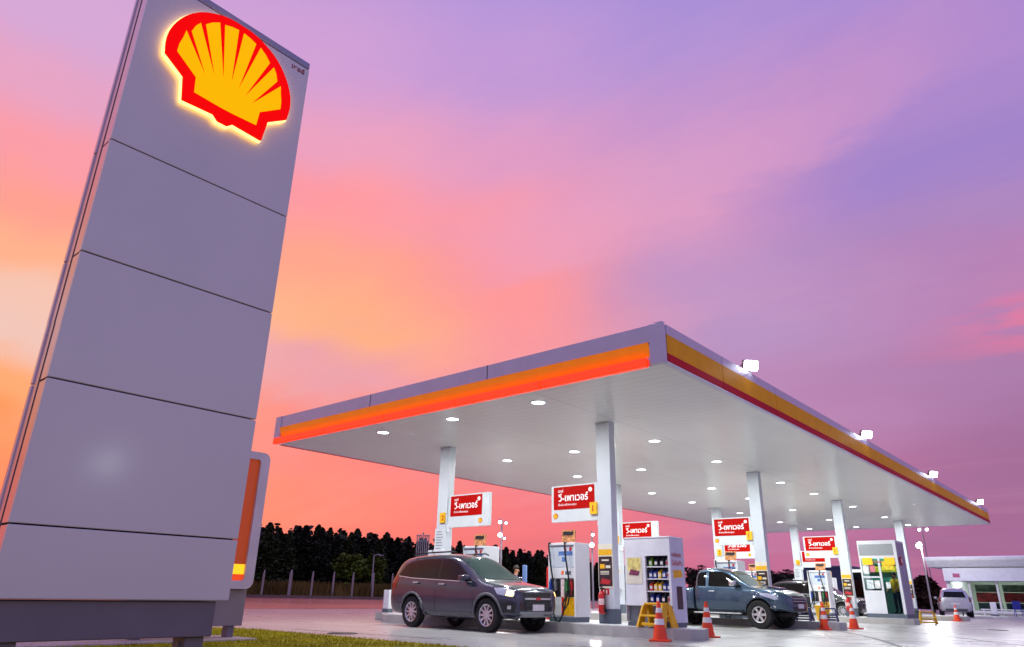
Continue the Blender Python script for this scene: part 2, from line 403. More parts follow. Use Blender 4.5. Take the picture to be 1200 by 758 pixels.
def sc_yellow():
    """right half from the hinge up, ribs cut in as narrow notches, then mirrored"""
    pts = [(0.07,-0.49),(0.36,-0.475),(0.375,-0.29),(0.613,-0.105),(0.608,0.0),(0.585,0.10)]
    ribs = [((0.262,-0.245),(0.545,0.215)), ((0.172,-0.20),(0.42,0.405)), ((0.085,-0.17),(0.222,0.55))]
    mids = [[(0.49,0.325)], [(0.33,0.487)], [(0.11,0.585)]]
    for (t_, o_), md in zip(ribs, mids):   # wide at the rim, vanishing at the hinge
        tv, ov = Vector(t_), Vector(o_); d = (ov-tv).normalized(); side = Vector((d.y, -d.x)); hw = 0.031
        pts += [tuple(ov+side*hw), t_, tuple(ov-side*hw)] + md
    pts += [(0.032,0.598)]
    return pts + [(0.0,-0.155)] + [(-x, y) for x, y in reversed(pts)]
def grow(poly, d):
    c = []; n = len(poly)
    for i in range(n):
        p, q, r = Vector(poly[i-1]), Vector(poly[i]), Vector(poly[(i+1) % n])
        e1, e2 = (q-p).normalized(), (r-q).normalized()
        nr = (Vector((e1.y, -e1.x)) + Vector((e2.y, -e2.x)))
        nr = nr.normalized() if nr.length > 1e-6 else Vector((e1.y, -e1.x))
        c.append(tuple(q + nr*d))
    return c
LITRED = mat('emblem_red', (110,2,2), 0.7, emit=(250,4,4), es=0.92, var=0.0, spec=0.05)
LITYEL = mat('emblem_yellow', (120,70,0), 0.7, emit=(255,188,0), es=0.93, var=0.0, spec=0.05)
HALO = mat('emblem_rim_light', (255,220,150), 0.4, emit=(255,206,120), es=2.4)
SMRED = mat('small_emblem_red', (214,30,20), 0.4)

# ================================================================ PYLON SIGN
PX0, PX1, PY0 = -9.543, -7.6146, 0.6416
t = thing('pylon_sign', 'tall silver grey pylon sign with a lit red and yellow scallop emblem near its top', 'pylon sign', (PX0, PY0, 0))
Wp = PX1-PX0
zs = [0.69, 1.244, 2.428, 3.602, 4.795, 6.90]
for i, (z0, z1) in enumerate(zip(zs[:-1], zs[1:])):
    b = MB(); b.box(0, Wp, 0.0, 0.05, z0+0.006, z1-0.006, 0.006)
    b.build('panel', PYL, t)
b = MB(); b.box(0.0, Wp, 0.0, 0.44, 6.906, 7.0, 0.012); b.build('top_cap', mat('pylon_cap', (150,146,170), 0.35, 0.3), t)
b = MB(); b.box(0.03, Wp-0.03, 0.052, 0.385, 0.70, 6.90); b.build('core', JOINT, t)
for i, (z0, z1) in enumerate(zip(zs[:-1], zs[1:])):
    b = MB(); b.box(0, Wp, 0.39, 0.44, z0+0.006, z1-0.006, 0.006); b.build('back_panel', PYLS, t)
for x in (0.006, Wp-0.028):
    for z0, z1 in zip(zs[:-1], zs[1:]): MB().box(x, x+0.022, 0.055, 0.20, z0+0.01, z1-0.01).build('side_fairing', PYLS, t)
for x in (0.015, Wp-0.03): MB().box(x, x+0.016, 0.285, 0.388, 0.70, 6.90).build('rear_side_fairing', PYLS, t)
b = MB(); b.box(0.09, Wp-0.09, 0.05, 0.39, 0.385, 0.685, 0.01); b.build('plinth', PYLD, t)
for x in (0.2, Wp-0.22):
    b = MB(); b.box(x-0.09, x+0.09, 0.1, 0.34, 0.03, 0.385, 0.01); b.cyl((x-0.2,0.14,0.06),(x-0.05,0.2,0.36),0.035); b.build('foot', PYLD, t)
fr = F((-8.574-PX0, 0.0, 6.15), (1,0,0), (0,0,1))          # front face normal is -Y
o = sc_outer()
em = MB().prism(grow(o, 0.012), fr, 0.022, 0.056).build('emblem_rim_light', HALO, t)
em = MB().prism(o, fr, 0.062, 0.095).build('emblem', LITRED, t)
MB().prism(sc_yellow(), fr, 0.096, 0.104).build('emblem_flutes', LITYEL, em)
b = MB(); b.text('เชลล์', F((Wp-0.24,-0.002,6.78),(1,0,0),(0,0,1)), 0, 0, width=0.18, height=0.075, bold=0.03); 
b.build('small_lettering', mat('faded_red', (150,30,50), 0.5), t)

# ---- second sign behind the pylon
t = thing('price_sign', 'low silver sign with an orange lit recess, half hidden behind the pylon sign', 'sign', (-6.5, 5.5, 0))
W2 = 1.95; FRM = mat('sign_frame', (206,194,204), 0.35, 0.2)
def rrect(x0, x1, z0, z1, r):
    pts = []
    for cx, cz, a0 in ((x1-r, z0+r, -90), (x1-r, z1-r, 0), (x0+r, z1-r, 90), (x0+r, z0+r, 180)):
        pts += [(cx+r*math.cos(R(a0+k*15)), cz+r*math.sin(R(a0+k*15))) for k in range(7)]
    return pts
fr = F((0,0,0), (1,0,0), (0,0,1))
b = MB(); b.prism(rrect(0, W2, 0.80, 3.06, 0.12), fr, -0.30, -0.05); b.build('housing', FRM, t)
MB().ring(rrect(0.0, W2, 0.80, 3.06, 0.13), rrect(0.172, W2-0.172, 0.93, 2.93, 0.05), fr, -0.048, 0.035).build('frame', FRM, t)
b = MB(); b.box(0.172, W2-0.172, 0.02, 0.046, 1.19, 2.93); b.build('lit_panel', mat('lit_orange', (150,54,10), 0.3, emit=(190,70,6), es=0.5), t)
b = MB(); b.box(0.172, W2-0.172, 0.018, 0.046, 1.03, 1.187); b.build('yellow_light_strip', mat('lit_yellow', (255,190,20), 0.3, emit=(255,196,20), es=1.1), t)
b = MB(); b.box(0.172, W2-0.172, 0.019, 0.046, 0.93, 1.027); b.build('red_light_strip', mat('lit_red', (220,60,6), 0.3, emit=(226,70,4), es=0.85), t)
b = MB(); b.box(0.05, W2-0.05, 0.04, 0.29, 0.235, 0.797, 0.01); b.build('plinth', mat('sign_plinth', (140,128,136), 0.5), t)
for x in (0.25, W2-0.22):
    b = MB(); b.box(x-0.06, x+0.06, 0.08, 0.24, 0.06, 0.233, 0.008); b.build('foot', PYLD, t)

# ================================================================ CANOPY
HB, HT, LXc, WYc = 4.9148, 5.7108, 36.274, 13.2125
t = thing('canopy', 'wide white flat fuel station canopy with orange lit and yellow edge bands', 'canopy', (0, 0, 0))
def soffit_mat():
    m = mat('soffit_white', (236,238,230), 0.30, var=0.03, vs=0.6); tt = m.node_tree; b = tt.nodes['Principled BSDF']
    co = tt.nodes['Texture Coordinate']; sx = tt.nodes.new('ShaderNodeSeparateXYZ'); tt.links.new(co.outputs['Object'], sx.inputs[0])
    a = tt.nodes.new('ShaderNodeMath'); a.operation = 'PINGPONG'; a.inputs[1].default_value = 0.15; tt.links.new(sx.outputs[0], a.inputs[0])
    r = tt.nodes.new('ShaderNodeMapRange'); r.inputs[1].default_value = 0.0; r.inputs[2].default_value = 0.012; tt.links.new(a.outputs[0], r.inputs[0])
    n = tt.nodes.new('ShaderNodeTexNoise'); n.inputs['Scale'].default_value = 1.4; mp = tt.nodes.new('ShaderNodeMapping'); mp.inputs['Scale'].default_value = (6, 0.6, 1)
    tt.links.new(co.outputs['Object'], mp.inputs[0]); tt.links.new(mp.outputs[0], n.inputs['Vector'])
    cr = [x for x in tt.nodes if x.type == 'VALTORGB'][0]; mxs = tt.nodes.new('ShaderNodeMix'); mxs.data_type = 'RGBA'
    a2 = tt.nodes.new('ShaderNodeMath'); a2.operation = 'PINGPONG'; a2.inputs[1].default_value = 1.65; tt.links.new(sx.outputs[1], a2.inputs[0])
    r2_ = tt.nodes.new('ShaderNodeMapRange'); r2_.inputs[1].default_value = 0.0; r2_.inputs[2].default_value = 0.02; r2_.inputs[3].default_value = 0.0; tt.links.new(a2.outputs[0], r2_.inputs[0])
    mn = tt.nodes.new('ShaderNodeMath'); mn.operation = 'MINIMUM'; tt.links.new(r.outputs[0], mn.inputs[0]); tt.links.new(r2_.outputs[0], mn.inputs[1])
    mxs.inputs[6].default_value = (0.60,0.60,0.58,1); tt.links.new(mn.outputs[0], mxs.inputs[0]); tt.links.new(cr.outputs[0], mxs.inputs[7]); tt.links.new(mxs.outputs[2], b.inputs['Base Color'])
    ad = tt.nodes.new('ShaderNodeMath'); ad.operation = 'MULTIPLY_ADD'; tt.links.new(n.outputs[0], ad.inputs[0]); ad.inputs[1].default_value = 0.8; tt.links.new(r.outputs[0], ad.inputs[2])
    bp = tt.nodes.new('ShaderNodeBump'); bp.inputs['Strength'].default_value = 0.35; bp.inputs['Distance'].default_value = 0.006
    tt.links.new(ad.outputs[0], bp.inputs['Height']); tt.links.new(bp.outputs[0], b.inputs['Normal'])
    return m
b = MB(); b.box(0.10, LXc-0.10, 0.10, WYc-0.10, HB, HB+0.10); b.build('soffit', soffit_mat(), t)
b = MB(); b.box(0.13, LXc-0.13, 0.13, WYc-0.13, HT-0.16, HT-0.06); b.build('roof_deck', GALV, t)
FAS = mat('fascia_silver', (196,188,208), 0.35, 0.2, var=0.04)
# fascia boxes: left end (X=0), near side (Y=0), far side, right end
b = MB(); b.box(0.0, 0.12, 0.0, 0.30, HB-0.002, HT, 0.008); b.box(0.02, 0.12, 0.302, WYc-0.302, HB+0.44, HT, 0.006)
b.box(0.08, 0.12, 0.302, WYc-0.302, HB-0.002, HB+0.438); b.box(0.0, 0.12, WYc-0.30, WYc, HB-0.002, HT, 0.008)
b.build('end_fascia', FAS, t)
for y in (0.302+4.2, 0.302+8.4): MB().box(0.016, 0.02, y, y+0.02, HB+0.45, HT-0.003).build('panel_joint', JOINT, t)
# lit trough along the left end: concave yellow panel over a red light strip
LY_ = mat('trough_yellow', (250,170,20), 0.5, emit=(236,104,4), es=0.34)
LR_ = mat('trough_red', (255,60,10), 0.4, emit=(255,48,3), es=1.35)
fl = F((0.02, 0, HB), (0,1,0), (0,0,1))            # ax=+Y, ay=+Z, n=+X ; outward is -n
prof = [(0.075,0.15),(0.05,0.19),(0.02,0.25),(-0.01,0.32),(-0.03,0.39),(-0.05,0.435)]
b = MB()
for p, q in zip(prof[:-1], prof[1:]): b.quad(fl(0.302,p[1],p[0]), fl(WYc-0.302,p[1],p[0]), fl(WYc-0.302,q[1],q[0]), fl(0.302,q[1],q[0]))
b.build('lit_yellow_band', LY_, t, smooth='all')
b = MB(); y0, y1 = 0.36, WYc-0.05; sg = 5; st = (y1-y0)/sg
for i in range(sg): b.box(-0.045, 0.078, y0+i*st+0.006, y0+(i+1)*st-0.006, HB-0.035, HB+0.142, 0.02)
b.build('red_light_strip', LR_, t)
# far long side, same lit strip
b = MB(); b.box(0.13, LXc, WYc-0.10, WYc, HB-0.002, HT, 0.006); b.build('far_fascia', FAS, t)
b = MB(); b.box(0.3, LXc-0.3, WYc+0.002, WYc+0.05, HB-0.018, HB+0.14, 0.014); b.build('far_light_strip', mat('far_strip_red', (190,50,40), 0.45, emit=(230,60,30), es=0.22), t)
# near long side, unlit: silver top, yellow band, dark red band
b = MB(); b.box(0.0+0.122, LXc, 0.02, 0.10, HB+0.05, HT-0.004, 0.004); b.build('side_fascia', FAS, t)
YB = mat('band_yellow', (240,164,6), 0.55, var=0.06, spec=0.15); RB = mat('band_red', (196,2,36), 0.55, var=0.06, spec=0.15)
js = [0.16, 2.6, 5.6, 11.5, 17.5, 23.5, 29.5, LXc-0.01]
for x0, x1 in zip(js[:-1], js[1:]):
    b = MB(); b.box(x0+0.012, x1-0.012, 0.004, 0.0195, HB+0.215, HT-0.20); b.build('yellow_band', YB, t)
    b = MB(); b.box(x0+0.012, x1-0.012, 0.002, 0.0195, HB+0.055, HB+0.212); b.build('red_band', RB, t)
    b = MB(); b.box(x0+0.012, x1-0.012, 0.006, 0.0195, HT-0.197, HT-0.002); b.build('silver_band', FAS, t)
b = MB(); b.box(0.125, LXc, 0.0, 0.098, HB-0.004, HB+0.046, 0.008); b.build('gutter_trim', WHITE, t)
b = MB(); b.box(LXc-0.10, LXc+0.01, 0.101, WYc-0.101, HB-0.002, HT, 0.006); b.build('end_fascia', FAS, t)

# downlights
DISC = mat('downlight_diffuser', (255,255,255), 0.4, emit=(240,250,255), es=9.0)
def make_downlight(loc):
    r = thing('ceiling_light', 'round white recessed downlight glowing in the canopy ceiling', 'ceiling light', loc, group='downlights in the canopy ceiling')
    MB().lathe([(0.15,0.0),(0.155,-0.014),(0.19,-0.014),(0.20,0.0)], (0,0,0), n=24).build('frame', WHITE, r, smooth=True)
    MB().cyl((0,0,-0.009),(0,0,-0.002),0.148,n=24).build('diffuser', DISC, r)
    ld = bpy.data.lights.new('lamp', 'AREA'); ld.shape = 'DISK'; ld.size = 0.28; ld.energy = 125; ld.color = (0.94,1.0,0.97)
    lo = bpy.data.objects.new('lamp', ld); COL.objects.link(lo); lo.parent = r; lo.location = (0,0,-0.02)
    return r
LXS = [0.95, 6.2, 10.15, 15.55, 19.2, 24.4, 29.8, 34.6]; LYS = [3.75, 6.52, 9.22]
dl = None
for x in LXS:
    for y in LYS:
        if dl is None: dl = make_downlight((x, y, HB-0.001))
        else: dup(dl, (x, y, HB-0.001))

# roof floodlights
FLD = mat('floodlight_lens', (255,255,255), 0.3, emit=(235,245,255), es=30)
def make_flood(loc, label):
    r = thing('floodlight', label, 'floodlight', loc, group='floodlights on the canopy roof edge')
    r.rotation_euler = (0,0,R(-42)); r.scale = (1.15,1.15,1.15)
    MB().box(-0.02,0.02,-0.08,0.05,-0.1,0.10).build('bracket', GALV, r)
    hf = F((0,-0.10,0.15),(1,0,0),(0,-0.34,0.94))
    b = MB(); b.prism(rrect(-0.15,0.15,-0.11,0.11,0.03), hf, -0.05, 0.055); b.prism(rrect(-0.10,0.10,-0.07,0.07,0.03), hf, -0.12, -0.052); b.build('housing', GALV, r)
    b = MB(); b.prism(rrect(-0.138,0.138,-0.098,0.098,0.03), hf, 0.057, 0.075); b.build('lens', FLD, r)
    b = MB(); b.tube([(-0.17,0.02,0.06),(-0.17,0.02,0.16),(-0.155,-0.10,0.16)],0.012,6); b.tube([(0.17,0.02,0.06),(0.17,0.02,0.16),(0.155,-0.10,0.16)],0.012,6); b.build('yoke', GALV, r)
    ld = bpy.data.lights.new('lamp', 'SPOT'); ld.energy = 700; ld.spot_size = R(96); ld.spot_blend = 0.6; ld.shadow_soft_size = 0.15; ld.color = (0.95,0.98,1.0)
    lo = bpy.data.objects.new('lamp', ld); COL.objects.link(lo); lo.parent = r; lo.location = (0,-0.60,0.12)
    lo.rotation_euler = Vector((0,-0.85,-0.52)).to_track_quat('-Z','Y').to_euler()
    return r
fxs = [4.2, 13.4, 23.0, 34.0]
fl_l = ['bright floodlight on the yellow canopy edge nearest the pylon sign', 'bright floodlight on the canopy edge, second from its near corner', 'bright floodlight on the canopy edge, third from its near corner', 'bright floodlight on the canopy edge at its far right end']
ff = make_flood((fxs[0], 0.08, HT), fl_l[0])
for x, l in zip(fxs[1:], fl_l[1:]): dup(ff, (x, 0.08, HT), label=l)

# ================================================================ ISLANDS, COLUMNS, BOARDS
XS = [3.56, 12.84, 21.80, 32.10]; YA, YB_ = 3.67, 9.30; IT = 0.21
KERB = mat('kerb_concrete', (172,168,166), 0.75, var=0.14, vs=2.5, bump=0.3, bs=30)
half = [(-0.60,4.7),(-0.96,3.0),(-0.96,1.55),(-0.84,1.22),(-0.55,1.1),(0.1,1.3),(0.75,2.1),(0.95,2.6),(0.95,3.3),(0.62,4.6)]
def island_poly():
    return half + [(-x, 12.96-y) for x, y in half]
isl_l = ['long concrete pump island with a raised kerb beside the grey car', 'concrete pump island with a raised kerb behind the blue pickup', 'concrete pump island carrying the lit white kiosk', 'farthest concrete pump island near the white store']
isl = None
for i, X in enumerate(XS):
    if isl is None:
        isl = thing('pump_island', isl_l[0], 'pump island', (X,0,0), group='pump islands under the canopy')
        b = MB(); b.prism(island_poly(), F((0,0,0),(1,0,0),(0,1,0)), 0.0, IT); b.build('kerb', KERB, isl)
        b = MB(); b.prism(grow([(x, y) for x, y in island_poly()][::-1], 0.12) if False else [(x*0.87, 6.48+(y-6.48)*0.972) for x, y in island_poly()], F((0,0,0),(1,0,0),(0,1,0)), IT, IT+0.008)
        b.build('top_slab', mat('island_top', (190,190,194), 0.55, var=0.1, vs=4), isl)
    else: dup(isl, (X,0,0), label=isl_l[i])

def make_column(loc, label, side):
    r = thing('canopy_column', label, 'column', loc, group='columns holding up the canopy')
    MB().box(-0.13,0.13,-0.20,0.20,IT+0.32,HB,0.012).build('shaft', mat('column_white', (208,214,222), 0.35, var=0.03), r)
    MB().box(-0.145,0.145,-0.215,0.215,IT+0.008,IT+0.32,0.01).build('base_band', GREYD, r)
    MB().box(-0.135,0.135,-0.205,0.205,HB-0.03,HB-0.004).build('top_collar', mat('column_white', (208,214,222)), r)
    return r
colA = make_column((XS[0],YA,0), 'white canopy column with a red extinguisher, beside the oil cabinet', 0)
lA = [None, 'white canopy column rising behind the bonnet of the blue pickup', 'white canopy column between the red board and the lit kiosk', 'white canopy column just right of the lit kiosk']
for i in (1,2,3): dup(colA, (XS[i],YA,0), label=lA[i])
lB = ['white canopy column behind the roof of the grey car', 'white canopy column half hidden behind the near column and oil cabinet', 'thin white canopy column seen behind the boards over the blue pickup', 'thin white canopy column seen left of the far red boards']
for i in range(4): dup(colA, (XS[i],YB_,0), label=lB[i])

# price boards fixed to the columns
def make_board(loc, label, mirrored):
    """board hangs in the YZ plane facing -X; local u runs left to right as seen (towards -Y)"""
    r = thing('sign_board', label, 'sign board', loc, group='red boards on the canopy columns')
    f = F((0,0,0), (0,-1,0), (0,0,1))                  # n = -X
    Wb, Hb_ = (1.40, 0.90) if not mirrored else (1.56, 0.90)
    b = MB(); b.prism(rrect(0, Wb, 0, Hb_, 0.02), f, -0.055, 0.055); b.build('panel', BOARDW, r)
    u0 = 0.07; u1 = 1.33 if not mirrored else 1.30; v0, v1 = 0.30, 0.865
    if mirrored: u0 = 0.06
    b = MB(); b.prism([(u0,v0),(u1,v0),(u1,v1),(u0,v1)], f, 0.056, 0.062); b.build('red_face', REDB, r)
    b = MB(); b.prism([(u0,v0),(u1,v0),(u1,v1),(u0,v1)], f, -0.062, -0.056); b.build('red_face', REDB, r)
    b = MB()
    b.text('เชลล์', f, u0+0.15, v0+0.425, width=0.16, height=0.08, w=0.064, bold=0.01)
    b.text('วี-เพาเวอร์', f, u0+0.15, v0+0.20, width=0.92, height=0.20, w=0.064, bold=0.02)
    b.text('น้ำมันเพื่อรถคุณ', f, u0+0.15, v0+0.075, width=0.56, height=0.075, w=0.064, bold=0.01)
    b.build('lettering', TXT, r)
    b = MB(); cx, cy = u1-0.12, v1-0.12
    b.cyl(f(cx,cy,0.062), f(cx,cy,0.066), 0.055, n=20); b.build('round_mark', TXT, r)
    ex = 0.13 if not mirrored else Wb-0.31
    fe = F(f(ex,0.145,0.0), (0,-0.105,0), (0,0,0.105)); fe.n = Vector((-1,0,0))
    em = MB().prism(sc_outer(), fe, 0.056, 0.060).build('emblem', SMRED, r)
    MB().prism(sc_yellow(), fe, 0.061, 0.064).build('emblem_flutes', YEL, em)
    tx = 1.22 if not mirrored else -0.31
    b = MB(); b.prism([(tx,0.14),(tx+0.20,0.14),(tx+0.20,0.42),(tx,0.42)], f, 0.066 if not mirrored else 0.062, 0.12)
    num = b.build('number_tag', YEL, r)
    b = MB(); b.text('2' if mirrored else '1', f, tx+0.075, 0.2, height=0.15, w=0.122, bold=0.03); b.build('number', mat('number_red', (190,50,14), 0.4), num)
    b = MB(); a0, a1 = (Wb-0.02, Wb+0.12) if not mirrored else (-0.10, 0.02)
    b.box(-0.03,0.03,-a1,-a0,-0.12,-0.04); b.box(-0.03,0.03,-a1,-a0,-0.04,0.10); b.build('bracket', WHITE, r)
    return r
bA = ['red and white board over the front fuel pump beside the grey car', 'red and white board above the cab of the blue pickup', 'red and white board above the fuel pump with navy stools before it', 'red and white board half hidden behind the lit kiosk']
bB = ['red and white board above the roof of the grey car', 'red and white board just above the oil cabinet', 'lower red board partly hidden under the board over the pickup', 'lower red board partly hidden behind the far pump board']
q = make_board((XS[0]-0.06, 5.28, 2.53), bA[0], False)
for i in (1,2,3): dup(q, (XS[i]-0.06, 5.28, 2.53), label=bA[i])
q = make_board((XS[0]-0.06, 9.02, 2.56), bB[0], True)
for i in (1,2,3): dup(q, (XS[i]-0.06, 9.02, 2.56), label=bB[i])

# posters and notices on the columns
PCRM = mat('poster_cream', (232,226,206), 0.4); PYEL = mat('poster_yellow', (244,180,20), 0.4, var=0.15, vs=12); PDRK = mat('poster_dark', (58,36,40), 0.35, var=0.5, vs=9)
PRED = mat('poster_red', (190,40,44), 0.4, var=0.2, vs=10)
def make_poster(loc, label):
    r = thing('poster', label, 'poster', loc, group='dark posters on the near columns')
    f = F((0,0,0), (0,-1,0), (0,0,1))
    MB().prism([(0,0),(0.40,0),(0.40,0.98),(0,0.98)], f, 0.0, 0.012).build('backing', PCRM, r)
    MB().prism([(0.015,0.73),(0.385,0.73),(0.385,0.86),(0.015,0.86)], f, 0.013, 0.016).build('yellow_header', PYEL, r)
    MB().prism([(0.015,0.04),(0.385,0.04),(0.385,0.70),(0.015,0.70)], f, 0.013, 0.016).build('dark_panel', PDRK, r)
    b = MB(); b.prism([(0.05,0.43),(0.18,0.43),(0.18,0.53),(0.05,0.53)], f, 0.017, 0.019); b.build('yellow_patch', PYEL, r)
    b = MB(); b.prism([(0.21,0.44),(0.34,0.44),(0.34,0.50),(0.21,0.50)], f, 0.017, 0.019)
    for k in range(3): b.prism([(0.06,0.30+k*0.03),(0.30,0.30+k*0.03),(0.30,0.315+k*0.03),(0.06,0.315+k*0.03)], f, 0.017, 0.019)
    b.prism([(0.10,0.60),(0.30,0.60),(0.30,0.635),(0.10,0.635)], f, 0.017, 0.019); b.build('pale_lines', PCRM, r)
    MB().prism([(0.04,0.10),(0.30,0.08),(0.34,0.17),(0.10,0.21)], f, 0.017, 0.019).build('red_patch', PRED, r)
    return r
pl = ['dark poster with a yellow header on the column above the near extinguisher', 'dark poster with a yellow header on the column behind the blue pickup', 'dark poster with a yellow header on the column beside the far dark car', 'dark poster with a yellow header on the column right of the kiosk']
q = make_poster((XS[0]-0.131, YA+0.20, 0.98), pl[0])
for i in (1,2,3): dup(q, (XS[i]-0.131, YA+0.20, 0.98), label=pl[i])
def make_notice(loc, label):
    r = thing('notice_board', label, 'notice board', loc, group='white notice boards on the rear columns')
    f = F((0,0,0), (0,-1,0), (0,0,1))
    MB().box(-0.20,0.0,-0.50,0.06,-0.60,0.28,0.01).build('housing', WHITE2, r)
    MB().prism([(0.0,0.28),(0.42,0.28),(0.42,0.88),(0.0,0.88)], f, 0.0, 0.02).build('list_panel', BOARDW, r)
    b = MB()
    for k in range(7): b.prism([(0.06,0.33+k*0.075),(0.06+0.2+0.09*((k*37)%10)/10,0.33+k*0.075),(0.06+0.2+0.09*((k*37)%10)/10,0.35+k*0.075),(0.06,0.35+k*0.075)], f, 0.021, 0.023)
    b.build('grey_lines', mat('faint_grey', (120,126,140), 0.5), r)
    MB().prism([(-0.06,0.0),(0.50,0.0),(0.50,0.07),(-0.06,0.07)], f, 0.202, 0.206).build('yellow_strip', PYEL, r)
    return r
nl = ['white notice board with grey lines on the column behind the grey car', 'white notice board on the column behind the oil cabinet', 'white notice board on the column behind the blue pickup cab', 'white notice board on the farthest rear column']
q = make_notice((XS[0]-0.131, YB_+0.22, 1.66), nl[0])
for i in (1,2,3): dup(q, (XS[i]-0.131, YB_+0.22, 1.66), label=nl[i])

# extinguishers
def make_ext(loc, label):
    r = thing('fire_extinguisher', label, 'fire extinguisher', loc, group='fire extinguishers on the columns')
    MB().lathe([(0.0,0.0),(0.07,0.0),(0.082,0.02),(0.082,0.40),(0.07,0.46),(0.03,0.50),(0.028,0.53),(0.0,0.53)], (0,0,0), n=20).build('cylinder', EXTR, r, smooth=True)
    MB().lathe([(0.083,0.20),(0.0835,0.20),(0.0835,0.33),(0.083,0.33)], (0,0,0), n=20).build('label_band', mat('ext_label', (226,190,190), 0.5, var=0.2, vs=20), r)
    b = MB(); b.box(-0.03,0.03,-0.03,0.03,0.53,0.57,0.005); b.box(-0.10,0.02,-0.012,0.012,0.575,0.595); b.box(-0.09,0.02,-0.012,0.012,0.61,0.625); b.build('valve', DARK, r)
    b = MB(); b.tube([(0,-0.03,0.55),(-0.02,-0.08,0.56),(-0.03,-0.11,0.50),(-0.03,-0.105,0.3),(-0.03,-0.10,0.16)], 0.012); b.cyl((-0.03,-0.10,0.16),(-0.03,-0.10,0.05),0.014,0.022); b.build('hose', BLACK, r)
    return r
el = ['red fire extinguisher hanging on the column left of the oil cabinet', None, 'red fire extinguisher hanging on the column beside the far dark car', 'red fire extinguisher hanging on the column right of the kiosk']
q = make_ext((XS[0]-0.235, YA+0.06, 0.42), el[0])
for i in (2,3): dup(q, (XS[i]-0.235, YA+0.06, 0.42), label=el[i])
for i in (0,2,3):
    X = XS[i]
    tt = thing('extinguisher_sign', ['small red sign above the extinguisher left of the oil cabinet', '', 'small red sign above the extinguisher beside the far dark car', 'small red sign above the extinguisher right of the kiosk'][i], 'sign', (X-0.132, YA+0.04, 0.88))
    MB().box(-0.008,0.0,-0.12,0.06,-0.04,0.09).build('plate', EXTR, tt)
    b = MB(); f = F((-0.008,0,0),(0,-1,0),(0,0,1))
    for k in range(2): b.prism([(-0.04+k*0.08,-0.02),(-0.01+k*0.08,-0.02),(-0.01+k*0.08,0.06),(-0.04+k*0.08,0.06)], f, 0.001, 0.003)
    b.build('pictogram', CONEW, tt)

